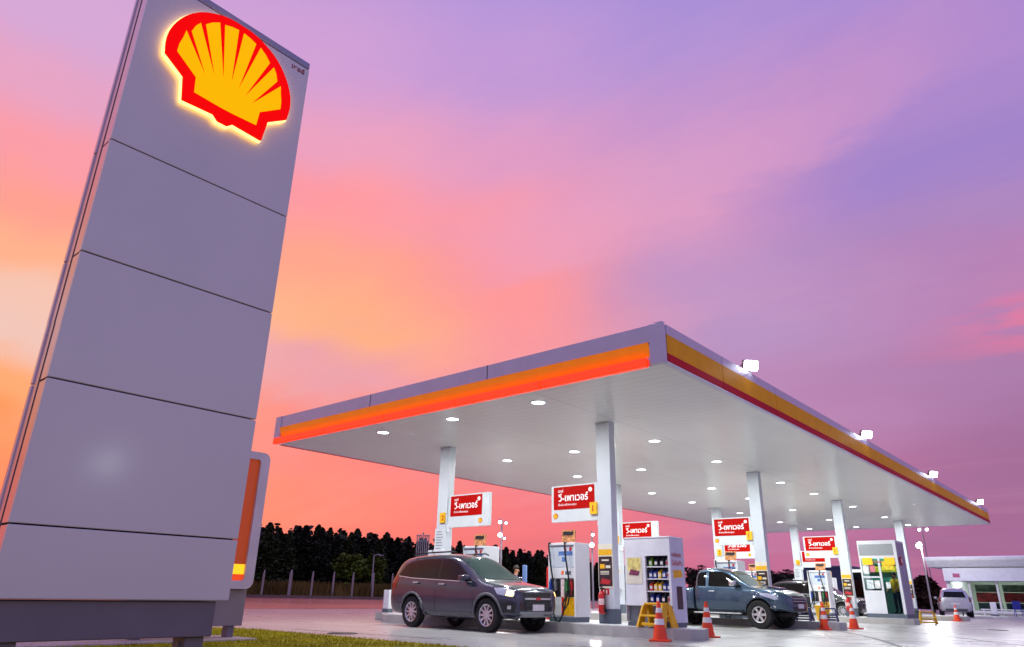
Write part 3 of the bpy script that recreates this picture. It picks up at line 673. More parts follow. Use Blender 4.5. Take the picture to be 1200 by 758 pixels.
# ================================================================ FUEL PUMPS
SCRN = mat('pump_screen', (60,90,150), 0.2, var=0.6, vs=14, emit=(120,160,215), es=0.25)
def make_pump(loc, label, reverse=False):
    r = thing('fuel_pump', label, 'fuel pump', loc, group='fuel pumps on the islands')
    W, D, H = 0.82, 0.58, 1.80
    MB().box(0.05, D, -W/2+0.03, W/2-0.03, 0.02, H-0.02, 0.01).build('cabinet', mat('pump_white', (216,220,226), 0.35), r)
    b = MB(); b.box(0.0,0.06,-W/2,-W/2+0.05,0.12,H,0.008); b.box(0.0,0.06,W/2-0.05,W/2,0.12,H,0.008); b.box(0.0,0.06,-W/2+0.051,W/2-0.051,H-0.06,H,0.008)
    b.box(0.061,D+0.02,-W/2,-W/2+0.028,0.12,H,0.006); b.box(0.061,D+0.02,W/2-0.028,W/2,0.12,H,0.006)
    b.build('surround', WHITE, r)
    f = F((0.049,0,0),(0,-1,0),(0,0,1))
    b = MB(); b.prism([(-0.36,1.24),(0.36,1.24),(0.36,1.73),(-0.36,1.73)], f, 0.0, 0.01); b.build('display_panel', mat('pump_panel', (198,206,216), 0.25), r)
    b = MB(); b.prism([(-0.12,1.50),(0.30,1.50),(0.30,1.60),(-0.12,1.60)], f, 0.011, 0.014); b.prism([(-0.02,1.36),(0.10,1.36),(0.10,1.47),(-0.02,1.47)], f, 0.011, 0.014); b.build('screen', SCRN, r)
    b = MB(); b.prism([(0.06,1.605),(0.13,1.605),(0.10,1.70),(0.06,1.68)], f, 0.011, 0.014); b.prism([(0.20,1.605),(0.26,1.605),(0.30,1.68),(0.22,1.70)], f, 0.011, 0.014); b.build('screen_graphic', PRED, r)
    b = MB(); b.prism([(-0.36,0.98),(0.36,0.98),(0.36,1.22),(-0.36,1.22)], f, 0.0, 0.035); b.build('price_panel', WHITE, r)
    b = MB(); b.prism([(-0.02,1.06),(0.05,1.06),(0.05,1.15),(-0.02,1.15)], f, 0.036, 0.039); b.build('orange_mark', mat('orange_mark', (236,110,20), 0.4), r)
    b = MB(); b.prism([(0.10,1.06),(0.26,1.06),(0.26,1.14),(0.10,1.14)], f, 0.036, 0.039); b.build('keypad', GREYD, r)
    b = MB(); b.prism([(-0.36,0.56),(0.36,0.56),(0.36,0.965),(-0.36,0.965)], f, -0.0, 0.008); b.build('nozzle_bay', DARK, r)
    b = MB(); b.prism([(-0.05,0.56),(0.05,0.56),(0.05,0.96),(-0.05,0.96)], f, 0.009, 0.02); b.build('bay_divider', mat('divider_white', (220,200,204), 0.4, var=0.3, vs=16), r)
    MB().prism([(-0.36,0.15),(-0.04,0.15),(-0.04,0.55),(-0.36,0.55)], f, 0.0, 0.01).build('white_advert', mat('advert_white', (214,218,224), 0.4, var=0.2, vs=8), r)
    MB().prism([(-0.035,0.15),(0.03,0.15),(0.03,0.55),(-0.035,0.55)], f, 0.0, 0.012).build('red_stripe', RED, r)
    MB().prism([(0.035,0.15),(0.36,0.15),(0.36,0.55),(0.035,0.55)], f, 0.0, 0.01).build('yellow_advert', PYEL, r)
    MB().box(0.03, D-0.01, -W/2+0.01, W/2-0.01, 0.0, 0.12, 0.006).build('base', GREYD, r)
    b = MB(); b.prism([(-0.06,1.82),(0.34,1.82),(0.36,2.10),(-0.04,2.10)], f, -0.06, -0.03); tp = b.build('top_card', mat('top_card', (214,140,90), 0.4, var=0.7, vs=16), r)
    b = MB(); b.prism([(-0.01,1.98),(0.30,1.97),(0.31,2.06),(0.0,2.07)], f, -0.029, -0.026); b.build('dark_patch', DARK, tp)
    for k, y in enumerate((0.26,-0.22)):
        nzb = MB()
        for dy, c in ((0.06,0), (-0.07,1)):
            nz = MB(); yy = y+dy
            nz.box(-0.05,0.035,yy-0.035,yy+0.035,0.70,0.90,0.012); nz.tube([(-0.01,yy,0.74),(-0.05,yy,0.66),(-0.02,yy,0.60)],0.018); nz.tube([(0.0,yy,0.87),(-0.05,yy,0.92),(0.02,yy,0.95)],0.014)
            nz.build('nozzle', [mat('nozzle_blue', (30,64,150), 0.4), mat('nozzle_grey', (150,154,160), 0.35, 0.5), mat('nozzle_green', (40,110,60), 0.4), mat('nozzle_red', (170,30,30), 0.4)][c+2*k], r)
        hy = 0.35 if k == 0 else -0.13
        b = MB(); b.tube([(0.02,hy,1.80),(-0.05,hy,1.80),(-0.07,hy-0.01,1.70),(-0.06,hy-0.04,1.40),(-0.05,hy-0.10,1.05),(-0.06,hy-0.16,0.70),(-0.09,hy-0.12,0.42),(-0.13,hy-0.02,0.24),(-0.12,hy+0.02,0.40),(-0.08,y+0.03,0.58),(-0.03,y+0.05,0.68)], 0.019)
        b.build('hose', BLACK, r)
    b = MB(); b.tube([(-0.10,0.30,0.62),(-0.12,0.22,0.30),(-0.16,0.05,0.03),(-0.16,-0.05,0.02),(-0.14,-0.16,0.25),(-0.06,-0.2,0.6)], 0.02); b.build('hose', BLACK, r)
    return r
fpl = ['white fuel pump with black hoses between the grey car and the near column', 'white fuel pump hidden by the blue pickup under the red board', 'white fuel pump behind the navy stools with a far dark car beside it', 'white fuel pump on the farthest island behind the kiosk']
fpB = ['white fuel pump seen over the roof of the grey car', 'white fuel pump seen between the near pump and the column', 'white fuel pump farther back behind the blue pickup cab', 'farthest rear fuel pump behind the kiosk']
q = make_pump((3.20, 4.79, IT), fpl[0])
for i in (1,2,3): dup(q, (XS[i]-0.36, 4.79, IT), label=fpl[i])
for i in range(4): dup(q, (XS[i]-0.36, 7.76, IT), label=fpB[i])

# card reader post between the first pump and the column, on the second island
# ================================================================ OIL CABINET
t = thing('oil_cabinet', 'white cabinet with shelves of oil bottles at the end of the near island', 'cabinet', (3.0, 1.74, IT))
W, D, H = 1.14, 0.62, 1.81
CABW = mat('cabinet_white', (232,234,240), 0.35)
b = MB(); b.box(0.0,0.06,0.62,W-0.008,0.42,H-0.008); b.box(0.0,0.06,0.008,0.62,1.44,H-0.008); b.box(0.0,0.06,0.008,0.06,0.42,1.44); b.box(0.0,0.06,0.06,0.62,0.42,0.46)
b.build('front_panel', CABW, t)
MB().box(0.0,D,-0.002,0.006,0.10,H-0.004).build('side_panel', mat('cabinet_side', (208,208,222), 0.4), t)
MB().box(0.0,D,W-0.006,W,0.10,H-0.004).build('side_panel', CABW, t)
MB().box(-0.012,D+0.012,-0.012,W+0.012,H-0.003,H+0.03,0.006).build('lid', CABW, t)
MB().box(D-0.03,D,0.008,W-0.008,0.1,H-0.006).build('back_panel', CABW, t)
MB().box(0.10,D-0.04,0.03,W-0.03,0.08,0.415).build('lower_recess', mat('recess_grey', (120,124,132), 0.5), t)
MB().box(0.03,D-0.02,0.012,W-0.012,0.0,0.09).build('base', GREYD, t)
MB().box(0.35,0.36,0.06,0.62,0.46,1.44).build('shelf_back', DARK, t)
for z in (0.46, 0.70, 0.95, 1.20):
    MB().box(0.02,0.35,0.062,0.618,z,z+0.025).build('shelf', WHITE, t)
f = F((0,0,0),(0,-1,0),(0,0,1))
ps = MB().prism([(-1.09,0.86),(-0.70,0.86),(-0.70,1.42),(-1.09,1.42)], f, 0.001, 0.008).build('poster', PCRM, t)
MB().prism([(-1.06,1.14),(-0.73,1.14),(-0.73,1.40),(-1.06,1.40)], f, 0.009, 0.011).build('yellow_picture', mat('picture_yellow', (236,212,130), 0.4, var=0.35, vs=9), ps)
MB().prism([(-1.04,1.05),(-0.80,1.03),(-0.76,1.12),(-0.98,1.17)], f, 0.012, 0.014).build('car_picture', mat('picture_mauve', (130,60,86), 0.4, var=0.5, vs=18), ps)
f2 = F((0,-0.002,0),(1,0,0),(0,0,1))
b = MB(); b.text('ถ่ายน้ำมันเครื่อง', f2, 0.06, 1.42, width=0.42, height=0.10, w=0.003, bold=0.02); b.text('โปรโมชั่น', f2, 0.06, 1.24, width=0.46, height=0.12, w=0.003, bold=0.03); b.build('red_lettering', mat('script_red', (200,60,50), 0.4), t)
MB().prism([(0.10,0.98),(0.52,1.02),(0.44,1.16),(0.08,1.14)], f2, 0.003, 0.005).build('yellow_swash', PYEL, t)
MB().prism([(0.2,0.36),(0.45,0.36),(0.45,0.82),(0.2,0.82)], f2, 0.003, 0.005).build('dark_picture', PDRK, t)
BOT = [mat('oil_blue',(30,60,150),0.3), mat('oil_yellow',(236,190,20),0.3), mat('oil_red',(200,30,26),0.3), mat('oil_grey',(170,174,180),0.3), mat('oil_green',(120,180,40),0.3), mat('oil_dark',(40,44,60),0.3)]
BN = ['blue','yellow','red','grey','green','dark']
def bottle_mesh(k):
    b = MB(); b.box(-0.09,0.09,-0.042,0.042,0.0,0.135,0.012); b.box(-0.05,0.07,-0.03,0.03,0.137,0.165,0.01); b.cyl((0.03,0,0.166),(0.03,0,0.195),0.016,n=10)
    o_ = b.build('oil_bottle', BOT[k])
    MB().box(-0.093,-0.0905,-0.03,0.03,0.035,0.10).build('label', CONEW if k != 3 else PRED, o_)
    return o_
rows = [(0.485,[0,0,5,3]), (0.725,[2,1,1,0,0]), (0.975,[0,0,1,0,3]), (1.225,[4,5,5,3])]
protos = {}
rowname = ['bottom','third','second','top']
for ri, (z, ks_) in enumerate(rows):
    n = len(ks_)
    for j, k in enumerate(ks_):
        y = 0.62 - 0.062 - (j+0.2)*(0.50/(n-0.4))
        if k in protos:
            o = protos[k].copy(); COL.objects.link(o)
            for ch in protos[k].children: c_ = ch.copy(); COL.objects.link(c_); c_.parent = o
        else: o = bottle_mesh(k); protos[k] = o
        o.location = (3.0+0.16, 1.74+y, IT+z); o.rotation_euler = (0,0,0)
        same = ks_.count(k)
        tag(o, ('%s oil bottle on the %s shelf of the white cabinet' % (BN[k], rowname[ri])) if same == 1 else ('one of the %s oil bottles side by side on the %s cabinet shelf' % (BN[k], rowname[ri])), 'bottle', 'oil bottles on the cabinet shelves')

# ================================================================ KIOSK
t = thing('kiosk', 'tall white lit kiosk with yellow signs above its glass front', 'kiosk', (21.25, 1.50, IT))
W, D, H = 1.45, 1.25, 2.88
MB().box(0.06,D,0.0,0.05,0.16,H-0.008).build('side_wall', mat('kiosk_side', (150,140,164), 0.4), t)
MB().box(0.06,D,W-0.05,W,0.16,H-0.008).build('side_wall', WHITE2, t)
MB().box(D-0.05,D-0.002,0.052,W-0.052,0.16,H-0.01).build('back_wall', mat('kiosk_back', (120,170,160), 0.5), t)
MB().box(0.0,D,-0.01,W+0.01,H-0.006,H+0.06,0.01).build('roof', WHITE, t)
b = MB(); b.box(0,0.06,0,W,2.25,H-0.008); b.box(0,0.06,0,0.10,0.16,2.25); b.box(0,0.06,W-0.06,W,0.16,2.25); b.box(0,0.06,0.68,0.76,0.16,2.25); b.box(0,0.06,0.76,W-0.06,0.16,1.02); b.box(0,0.06,0.76,W-0.06,1.50,1.56)
b.build('front_frame', WHITE, t)
MB().box(-0.03,D+0.02,-0.02,W+0.02,0.0,0.158,0.008).build('plinth', GREYD, t)
MB().box(-0.01,-0.002,0.12,W-0.04,2.36,2.80).build('blank_panel', mat('kiosk_grey', (150,154,158), 0.4), t)
f = F((-0.002,0,0),(0,-1,0),(0,0,1))
for y0, y1 in ((W-0.50, W-0.12), (0.12, 0.50)):
    MB().prism([(-y1,2.0),(-y0,2.0),(-y0,2.27),(-y1,2.27)], F((-0.002,0,0),(0,-1,0),(0,0,1)), 0.001, 0.02).build('yellow_sign', mat('kiosk_yellow', (252,180,10), 0.4, emit=(252,170,10), es=0.5), t)
b = MB(); b.text('โปรโมชั่น', f, -0.90, 2.07, width=0.32, height=0.09, w=0.004, bold=0.02); b.build('red_lettering', RED, t)
GL = bpy.data.materials.new('clear_glass'); GL.use_nodes = True; bb = GL.node_tree.nodes['Principled BSDF']
bb.inputs['Base Color'].default_value = (0.8,0.95,0.92,1); bb.inputs['Roughness'].default_value = 0.02; bb.inputs['Transmission Weight'].default_value = 1.0; bb.inputs['IOR'].default_value = 1.1
MB().box(0.025,0.031,0.102,0.678,0.17,2.24).build('glass_door', GL, t)
MB().box(0.025,0.031,0.762,W-0.062,1.022,1.498).build('window_pane', GL, t)
MB().box(0.025,0.031,0.762,W-0.062,1.562,2.24).build('window_pane', GL, t)
for k, (u0_, v0_, w_, h_, c_) in enumerate(((-1.36,1.66,.22,.30,(226,232,236)),(-1.10,1.72,.20,.26,(206,120,130)),(-1.30,1.08,.26,.34,(214,226,232)),(-1.00,1.10,.20,.30,(232,236,232)),(-.62,1.80,.44,.34,(240,206,40)),(-.58,1.10,.16,.24,(220,230,226)))):
    pp_ = MB().prism([(u0_,v0_),(u0_+w_,v0_),(u0_+w_,v0_+h_),(u0_,v0_+h_)], F((0.021,0,0),(0,-1,0),(0,0,1)), 0.0, 0.003); pp_.build('window_poster', mat('window_poster%d' % k, c_, 0.5, var=0.35, vs=9), t)
b = MB(); b.box(0.30,0.9,0.9,W-0.06,0.18,0.95,0.01); b.build('counter', mat('counter_grey', (90,110,104), 0.5), t)
for k, (z, c) in enumerate(((1.3,(70,150,130)),(1.75,(236,196,40)),(2.05,(60,120,90)))):
    MB().box(0.95,1.19,0.12,W-0.12,z,z+0.22).build('shelf_goods', mat('goods%d' % k, c, 0.5, var=0.6, vs=7), t)
ld = bpy.data.lights.new('kiosk_lamp', 'AREA'); ld.size = 0.8; ld.energy = 16; ld.color = (0.85,1.0,0.96)
lo = bpy.data.objects.new('kiosk_lamp', ld); COL.objects.link(lo); lo.parent = t; lo.location = (0.6,W/2,H-0.06)
MB().box(0.2,1.0,0.3,W-0.3,H-0.05,H-0.02).build('ceiling_lamp', mat('kiosk_tube', (230,255,250), 0.4, emit=(225,255,248), es=4), t)
b = MB(); b.lathe([(0.0,-0.02),(0.17,-0.02),(0.17,0.02),(0.0,0.02)], (0.35,-0.04,2.15), (0,1,0), 24); m_ = b.build('round_sign', mat('round_sign_red', (190,30,60), 0.4), t)
b = MB(); b.lathe([(0.0,-0.025),(0.09,-0.025),(0.09,-0.021),(0.0,-0.021)], (0.35,-0.04,2.15), (0,1,0), 20); b.build('sign_centre', CONEW, m_)

# ================================================================ SMALL FORECOURT THINGS
def make_cone(loc, label):
    r = thing('traffic_cone', label, 'traffic cone', loc, group='traffic cones at the island ends')
    MB().box(-0.20,0.20,-0.20,0.20,0.0,0.035,0.01).build('base', ORANGE, r)
    MB().lathe([(0.145,0.035),(0.03,0.72),(0.025,0.735),(0.0,0.735)], (0,0,0), n=24).build('cone_body', ORANGE, r, smooth=True)
    for z0, z1 in ((0.30,0.41),(0.52,0.61)):
        rr = lambda z: 0.145-0.115*(z-0.035)/0.685+0.003
        MB().lathe([(rr(z0)-0.004,z0),(rr(z0),z0),(rr(z1),z1),(rr(z1)-0.004,z1)], (0,0,0), n=24).build('white_band', CONEW, r, smooth=True)
    return r
q = make_cone((2.06,1.55,0), 'orange and white traffic cone standing before the yellow stool near the oil cabinet'); q.rotation_euler = (0,0,0.4)
dup(q, (4.45,1.70,0), 0.9, 'orange and white traffic cone between the oil cabinet and the blue pickup')
dup(q, (11.95,1.62,0), 0.2, 'orange and white traffic cone beside the navy stools')
dup(q, (13.85,1.36,0), 1.2, 'orange and white traffic cone before the column with the far extinguisher')
dup(q, (31.0,1.55,0), 0.5, 'orange and white traffic cone before the far silver car')

def make_stool(loc, label, m, name='step_stool', rz=0.0, grp='folding step stools by the islands'):
    r = thing(name, label, 'step stool', loc, rz, grp)
    b = MB(); b.box(-0.10,0.13,-0.25,0.25,0.43,0.48,0.014); b.build('top_step', m, r)
    b = MB(); b.box(-0.24,-0.06,-0.27,0.27,0.20,0.245,0.012); b.build('lower_step', m, r)
    for sy in (-1, 1):
        for x0, x1, t0 in ((-0.21,-0.065,0.10),(0.21,0.085,0.10)):
            b = MB(); b.prism([(x0-t0,0.0),(x0+t0,0.0),(x1+t0*.8,0.43),(x1-t0*.8,0.43)], F((0,sy*0.245,0),(1,0,0),(0,0,1)), -0.022, 0.022)
            for v in b.bm.verts: v.co.y += sy*0.05*(1-v.co.z/0.43)
            b.build('leg', m, r)
        b = MB(); b.box(-0.16,0.16,sy*0.262-0.016,sy*0.262+0.016,0.20,0.25,0.006); b.build('side_brace', m, r)
    b = MB(); b.box(0.15,0.19,-0.25,0.25,0.12,0.17,0.008); b.build('crossbar', m, r)
    b = MB(); b.box(-0.235,-0.20,-0.25,0.25,0.03,0.09,0.008); b.build('front_rail', m, r)
    return r
q = make_stool((2.28,1.98,0.0), 'yellow step stool in front of the oil cabinet', STOOLY, rz=R(-8))
q.location = (2.80,2.02,IT+0.008)
dup(q, (23.9,1.35,0), R(20), 'yellow step stool at the kerb right of the kiosk')
q2 = make_stool((11.95,2.5,IT), 'navy step stool in front of the far fuel pump, next to the pickup bumper', STOOLB, rz=R(5)); q2.scale = (.85,.85,.8)
q2.location = (12.32,2.35,IT+0.008)
dup(q2, (12.72,1.72,IT+0.008), R(14), 'navy step stool standing nearest the traffic cone')
# yellow bucket on the second island
t = thing('bucket', 'rounded yellow bucket on the island before the far fuel pump', 'bucket', (13.35,2.1,IT+0.008))
MB().lathe([(0.0,0.0),(0.17,0.0),(0.22,0.42),(0.235,0.43),(0.225,0.45),(0.20,0.44),(0.16,0.03),(0.0,0.03)], (0,0,0), n=24).build('pail', STOOLY, t, smooth=True)
b = MB(); b.tube([(0,0.225*math.cos(R(a)),0.42+0.13*math.sin(R(a))) for a in range(0,181,15)], 0.008); b.build('handle', DARK, t)
t = thing('storage_box', 'brown box on the ground before the kiosk corner', 'box', (26.1,2.75,0))
MB().box(-0.26,0.26,-0.28,0.28,0.0,0.38,0.012).build('body', mat('box_brown', (120,92,80), 0.6, var=0.15), t)
MB().box(-0.28,0.28,-0.30,0.30,0.382,0.42,0.008).build('lid', mat('box_lid', (138,110,98), 0.6), t)
t = thing('litter_bin', 'dark grey bin beside the yellow stool right of the kiosk', 'bin', (25.3,2.05,0))
MB().lathe([(0.0,0.0),(0.19,0.0),(0.225,0.42),(0.22,0.43),(0.0,0.43)], (0,0,0), n=4).build('body', GREYD, t)
MB().box(-0.20,0.20,-0.20,0.20,0.432,0.47,0.01).build('lid', DARK, t)
# bollard at the far end of the near island
t = thing('bollard', 'white bollard on a small concrete block behind the tail of the grey car', 'bollard', (4.15,12.25,0))
MB().box(-0.22,0.22,-0.30,0.30,0.0,0.21,0.02).build('block', KERB, t)
MB().box(-0.09,0.09,-0.13,0.13,0.31,0.86,0.02).build('post', WHITE, t)
MB().box(-0.10,0.10,-0.14,0.14,0.212,0.308,0.008).build('foot', GREYD, t)
# red tank cover behind the first pump
t = thing('tank_cover', 'red rounded cover standing behind the near fuel pump', 'cover', (5.05,6.42,0.0))
b = MB(); b.box(-0.22,0.22,-0.16,0.16,0.02,1.56,0.11,4); b.build('cover', mat('cover_red', (206,14,20), 0.35, var=0.05, emit=(206,14,20), es=0.08), t, smooth=True)
MB().box(-0.18,0.18,-0.13,0.13,0.0,0.03).build('base', DARK, t)
# blue wash stand
t = thing('wash_stand', 'narrow pale blue stand on a navy base behind the grey car bonnet', 'stand', (6.9,9.0,0.0))
MB().box(-0.30,0.30,-0.30,0.30,0.0,0.92,0.02).build('cabinet', STOOLB, t)
MB().box(-0.04,0.04,-0.075,0.075,0.922,1.68,0.02).build('blade', mat('pale_blue', (110,140,196), 0.4), t)
# white framed cabinet with red posters on the last island
t = thing('vending_cabinet', 'white framed glass cabinet with red posters left of the kiosk', 'cabinet', (31.0,5.35,IT))
b = MB(); b.box(0,0.5,0,0.09,0,2.2,0.008); b.box(0,0.5,0.85,0.94,0,2.2,0.008); b.box(0,0.5,0.092,0.848,2.05,2.2); b.box(0,0.5,0.092,0.848,0.0,0.14); b.build('frame', WHITE, t)
MB().box(0.44,0.49,0.092,0.848,0.142,2.048).build('back', mat('cab_maroon', (72,50,60), 0.4, var=0.4, vs=4), t)
MB().box(0.05,0.058,0.092,0.848,0.142,2.048).build('glass', GL, t)
b = MB(); b.box(0.40,0.438,0.14,0.40,0.3,1.1); b.box(0.40,0.438,0.48,0.80,0.9,1.7); b.build('poster', PRED, t)

# ================================================================ VEHICLES
def evaluated(o):
    dg = bpy.context.evaluated_depsgraph_get(); return bpy.data.meshes.new_from_object(o.evaluated_get(dg))
def loft_body(stations, ringf, sub=2):
    """closed body lofted through stations; returns an evaluated (subdivided) mesh"""
    bm = bmesh.new(); rings = []
    for st in stations:
        hp = ringf(*st); pts = [(st[0], y, z) for y, z in hp] + [(st[0], -y, z) for y, z in reversed(hp[1:-1])]
        rings.append([bm.verts.new(p) for p in pts])
    n = len(rings[0])
    for A, B in zip(rings[:-1], rings[1:]):
        for i in range(n): bm.faces.new((A[i], A[(i+1) % n], B[(i+1) % n], B[i]))
    for ring in (rings[0], rings[-1]):
        h = n//2
        for i in range(h):                                 # strips across the end
            a, b_, c, d = ring[i], ring[i+1], ring[(n-i-1) % n], ring[(n-i) % n]
            vs = []
            for v in (a, b_, c, d):
                if v not in vs: vs.append(v)
            if len(vs) > 2: bm.faces.new(vs)
    bmesh.ops.recalc_face_normals(bm, faces=bm.faces)
    me = bpy.data.meshes.new('b'); bm.to_mesh(me); bm.free()
    o = bpy.data.objects.new('b', me); COL.objects.link(o)
    md = o.modifiers.new('s', 'SUBSURF'); md.levels = sub; md.render_levels = sub
    me2 = evaluated(o); bpy.data.objects.remove(o); return me2
def cut_wheels(me, wheels, r, wid, paint):
    o = bpy.data.objects.new('body', me); COL.objects.link(o)
    me.materials.clear(); me.materials.append(paint); me.materials.append(BLACK)
    for (x, z) in wheels:
        for s in (-1, 1):
            b = MB(); b.cyl((x, s*0.52, z), (x, s*(wid+0.2), z), r, n=40)
            for fc in b.bm.faces: fc.material_index = 1
            c = b.build('c', [paint, BLACK]); md = o.modifiers.new('b', 'BOOLEAN'); md.operation = 'DIFFERENCE'; md.object = c; md.solver = 'EXACT'
            me2 = evaluated(o); o.modifiers.clear(); o.data = me2; bpy.data.objects.remove(c)
    return o
def bvh_of(me):
    return BVHTree.FromPolygons([v.co.copy() for v in me.vertices], [tuple(p.vertices) for p in me.polygons])
def patch(bvh, poly, fr, d, step, off, name, m, parent, skirt=0.02, mir=False):
    """lay a panel on the body: outline in the frame's plane, shot along d onto the surface"""
    d = Vector(d).normalized()
    if mir:
        fr = F((fr.o.x, -fr.o.y, fr.o.z), (fr.ax.x, -fr.ax.y, fr.ax.z), (fr.ay.x, -fr.ay.y, fr.ay.z)); d = Vector((d.x, -d.y, d.z))
    bm = bmesh.new(); bm.faces.new([bm.verts.new((u, v, 0)) for u, v in poly]).normal_update(); bmesh.ops.triangulate(bm, faces=bm.faces[:])
    us = [p[0] for p in poly]; vs = [p[1] for p in poly]
    for axis, lo_, hi in ((0, min(us), max(us)), (1, min(vs), max(vs))):
        k = lo_+step
        while k < hi:
            co = Vector((k,0,0)) if axis == 0 else Vector((0,k,0)); no = Vector((1,0,0)) if axis == 0 else Vector((0,1,0))
            bmesh.ops.bisect_plane(bm, geom=bm.verts[:]+bm.edges[:]+bm.faces[:], plane_co=co, plane_no=no); k += step
    bmesh.ops.remove_doubles(bm, verts=bm.verts, dist=1e-5)
    base = {}
    for v in bm.verts:
        o = fr.o + fr.ax*v.co.x + fr.ay*v.co.y
        h, nn, _, _ = bvh.ray_cast(o, d)
        if h is None: h, nn, _, _ = bvh.find_nearest(o + d*((Vector((0,0,0.7))-o).dot(d)*0.6))
        if nn.dot(d) > 0: nn = -nn
        v.co = h + nn*off; base[v] = h - nn*skirt
    bd = [e_ for e_ in bm.edges if len(e_.link_faces) == 1]; low = {}
    for e_ in bd:
        for v in e_.verts:
            if v not in low: low[v] = bm.verts.new(base[v])
    for e_ in bd: bm.faces.new((e_.verts[0], e_.verts[1], low[e_.verts[1]], low[e_.verts[0]]))
    bmesh.ops.recalc_face_normals(bm, faces=bm.faces)
    me = bpy.data.meshes.new(name); bm.to_mesh(me); bm.free(); me.materials.append(m)
    for p in me.polygons: p.use_smooth = True
    me.set_sharp_from_angle(angle=R(35))
    o = bpy.data.objects.new(name, me); COL.objects.link(o); o.parent = parent
    # make sure the outside faces outwards
    if me.polygons and sum(p.normal.dot(-d)*p.area for p in me.polygons) < 0: me.flip_normals()
    return o
ALLOY = mat('alloy', (196,196,202), 0.3, 0.7); TYRE = mat('tyre', (20,20,22), 0.8, var=0.2)
def wheel(parent, x, y, r, wd, rim_r, spokes, side, m=ALLOY):
    b = MB(); s = side
    prof = [(rim_r,-wd/2),(r*0.93,-wd/2),(r,-wd/2+0.03),(r,wd/2-0.03),(r*0.93,wd/2),(rim_r,wd/2),(rim_r,-wd/2)]
    b.lathe(prof, (0,0,0), (0,1,0), 36)
    o = b.build('wheel', TYRE, parent, smooth=True, loc=(x, y, r))
    b = MB(); b.lathe([(rim_r-0.005,-wd/2+0.02),(rim_r-0.012,wd/2-0.01),(rim_r-0.035,wd/2-0.02),(rim_r-0.05,0.0)], (0,0,0), (0,s,0), 36)
    for k in range(spokes):
        a = 2*math.pi*k/spokes; c, sn = math.cos(a), math.sin(a)
        f = F((0, s*(wd/2-0.035), 0), (c,0,sn), (-sn,0,c)); f.n = Vector((0,s,0))
        hw0, hw1 = (0.034, 0.022) if spokes > 6 else (0.05, 0.034)
        b.prism([(0.03,-hw0*0.7),(rim_r-0.02,-hw1),(rim_r-0.02,hw1),(0.03,hw0*0.7)], f, -0.02, 0.012)
    b.lathe([(0.0,0.035),(0.05,0.03),(0.07,0.0),(0.07,-0.03)], (0,s*(wd/2-0.045),0), (0,s,0), 20)
    b.build('rim', m, o, smooth=True)
    b = MB(); b.cyl((0,s*(wd/2-0.10),0),(0,s*(wd/2-0.09),0), rim_r-0.02, n=30); b.build('brake_disc', mat('brake', (44,44,48), 0.5, 0.5), o)
    return o
def bl(*p): return list(p)

# ---- estate car (SUV)
def suv_ring(x, w_, zb, zm, zbelt, wr, zr):
    return [(0,zb),(w_*0.78,zb),(w_*0.95,zb+0.09),(w_,zm),(w_*0.97,zbelt-0.05),(w_*0.915,zbelt+0.015),(wr+(w_*0.915-wr)*0.18,zr-0.13*min(1,(zr-zbelt)/0.5)),(wr*0.86,zr-0.012),(0,zr+0.02)]
SUVS = [(-2.34,.62,.46,.62,.84,.58,.95),(-2.31,.82,.36,.68,1.00,.64,1.14),(-2.22,.89,.30,.72,1.09,.655,1.44),(-2.06,.915,.28,.72,1.11,.65,1.63),(-1.88,.92,.28,.72,1.11,.655,1.68),(-1.4,.925,.27,.72,1.08,.67,1.72),
 (-.5,.93,.24,.70,1.05,.68,1.735),(.05,.93,.24,.70,1.03,.675,1.71),(.40,.93,.24,.70,1.015,.67,1.60),(.82,.93,.24,.70,1.00,.72,1.31),(1.13,.93,.26,.70,.995,.80,1.115),(1.30,.93,.27,.70,.98,.79,1.075),
 (1.66,.92,.29,.69,.945,.76,1.03),(1.93,.89,.30,.67,.91,.72,.99),(2.10,.83,.31,.64,.87,.68,.94),(2.18,.74,.33,.62,.83,.64,.89),(2.23,.58,.40,.58,.78,.52,.82)]
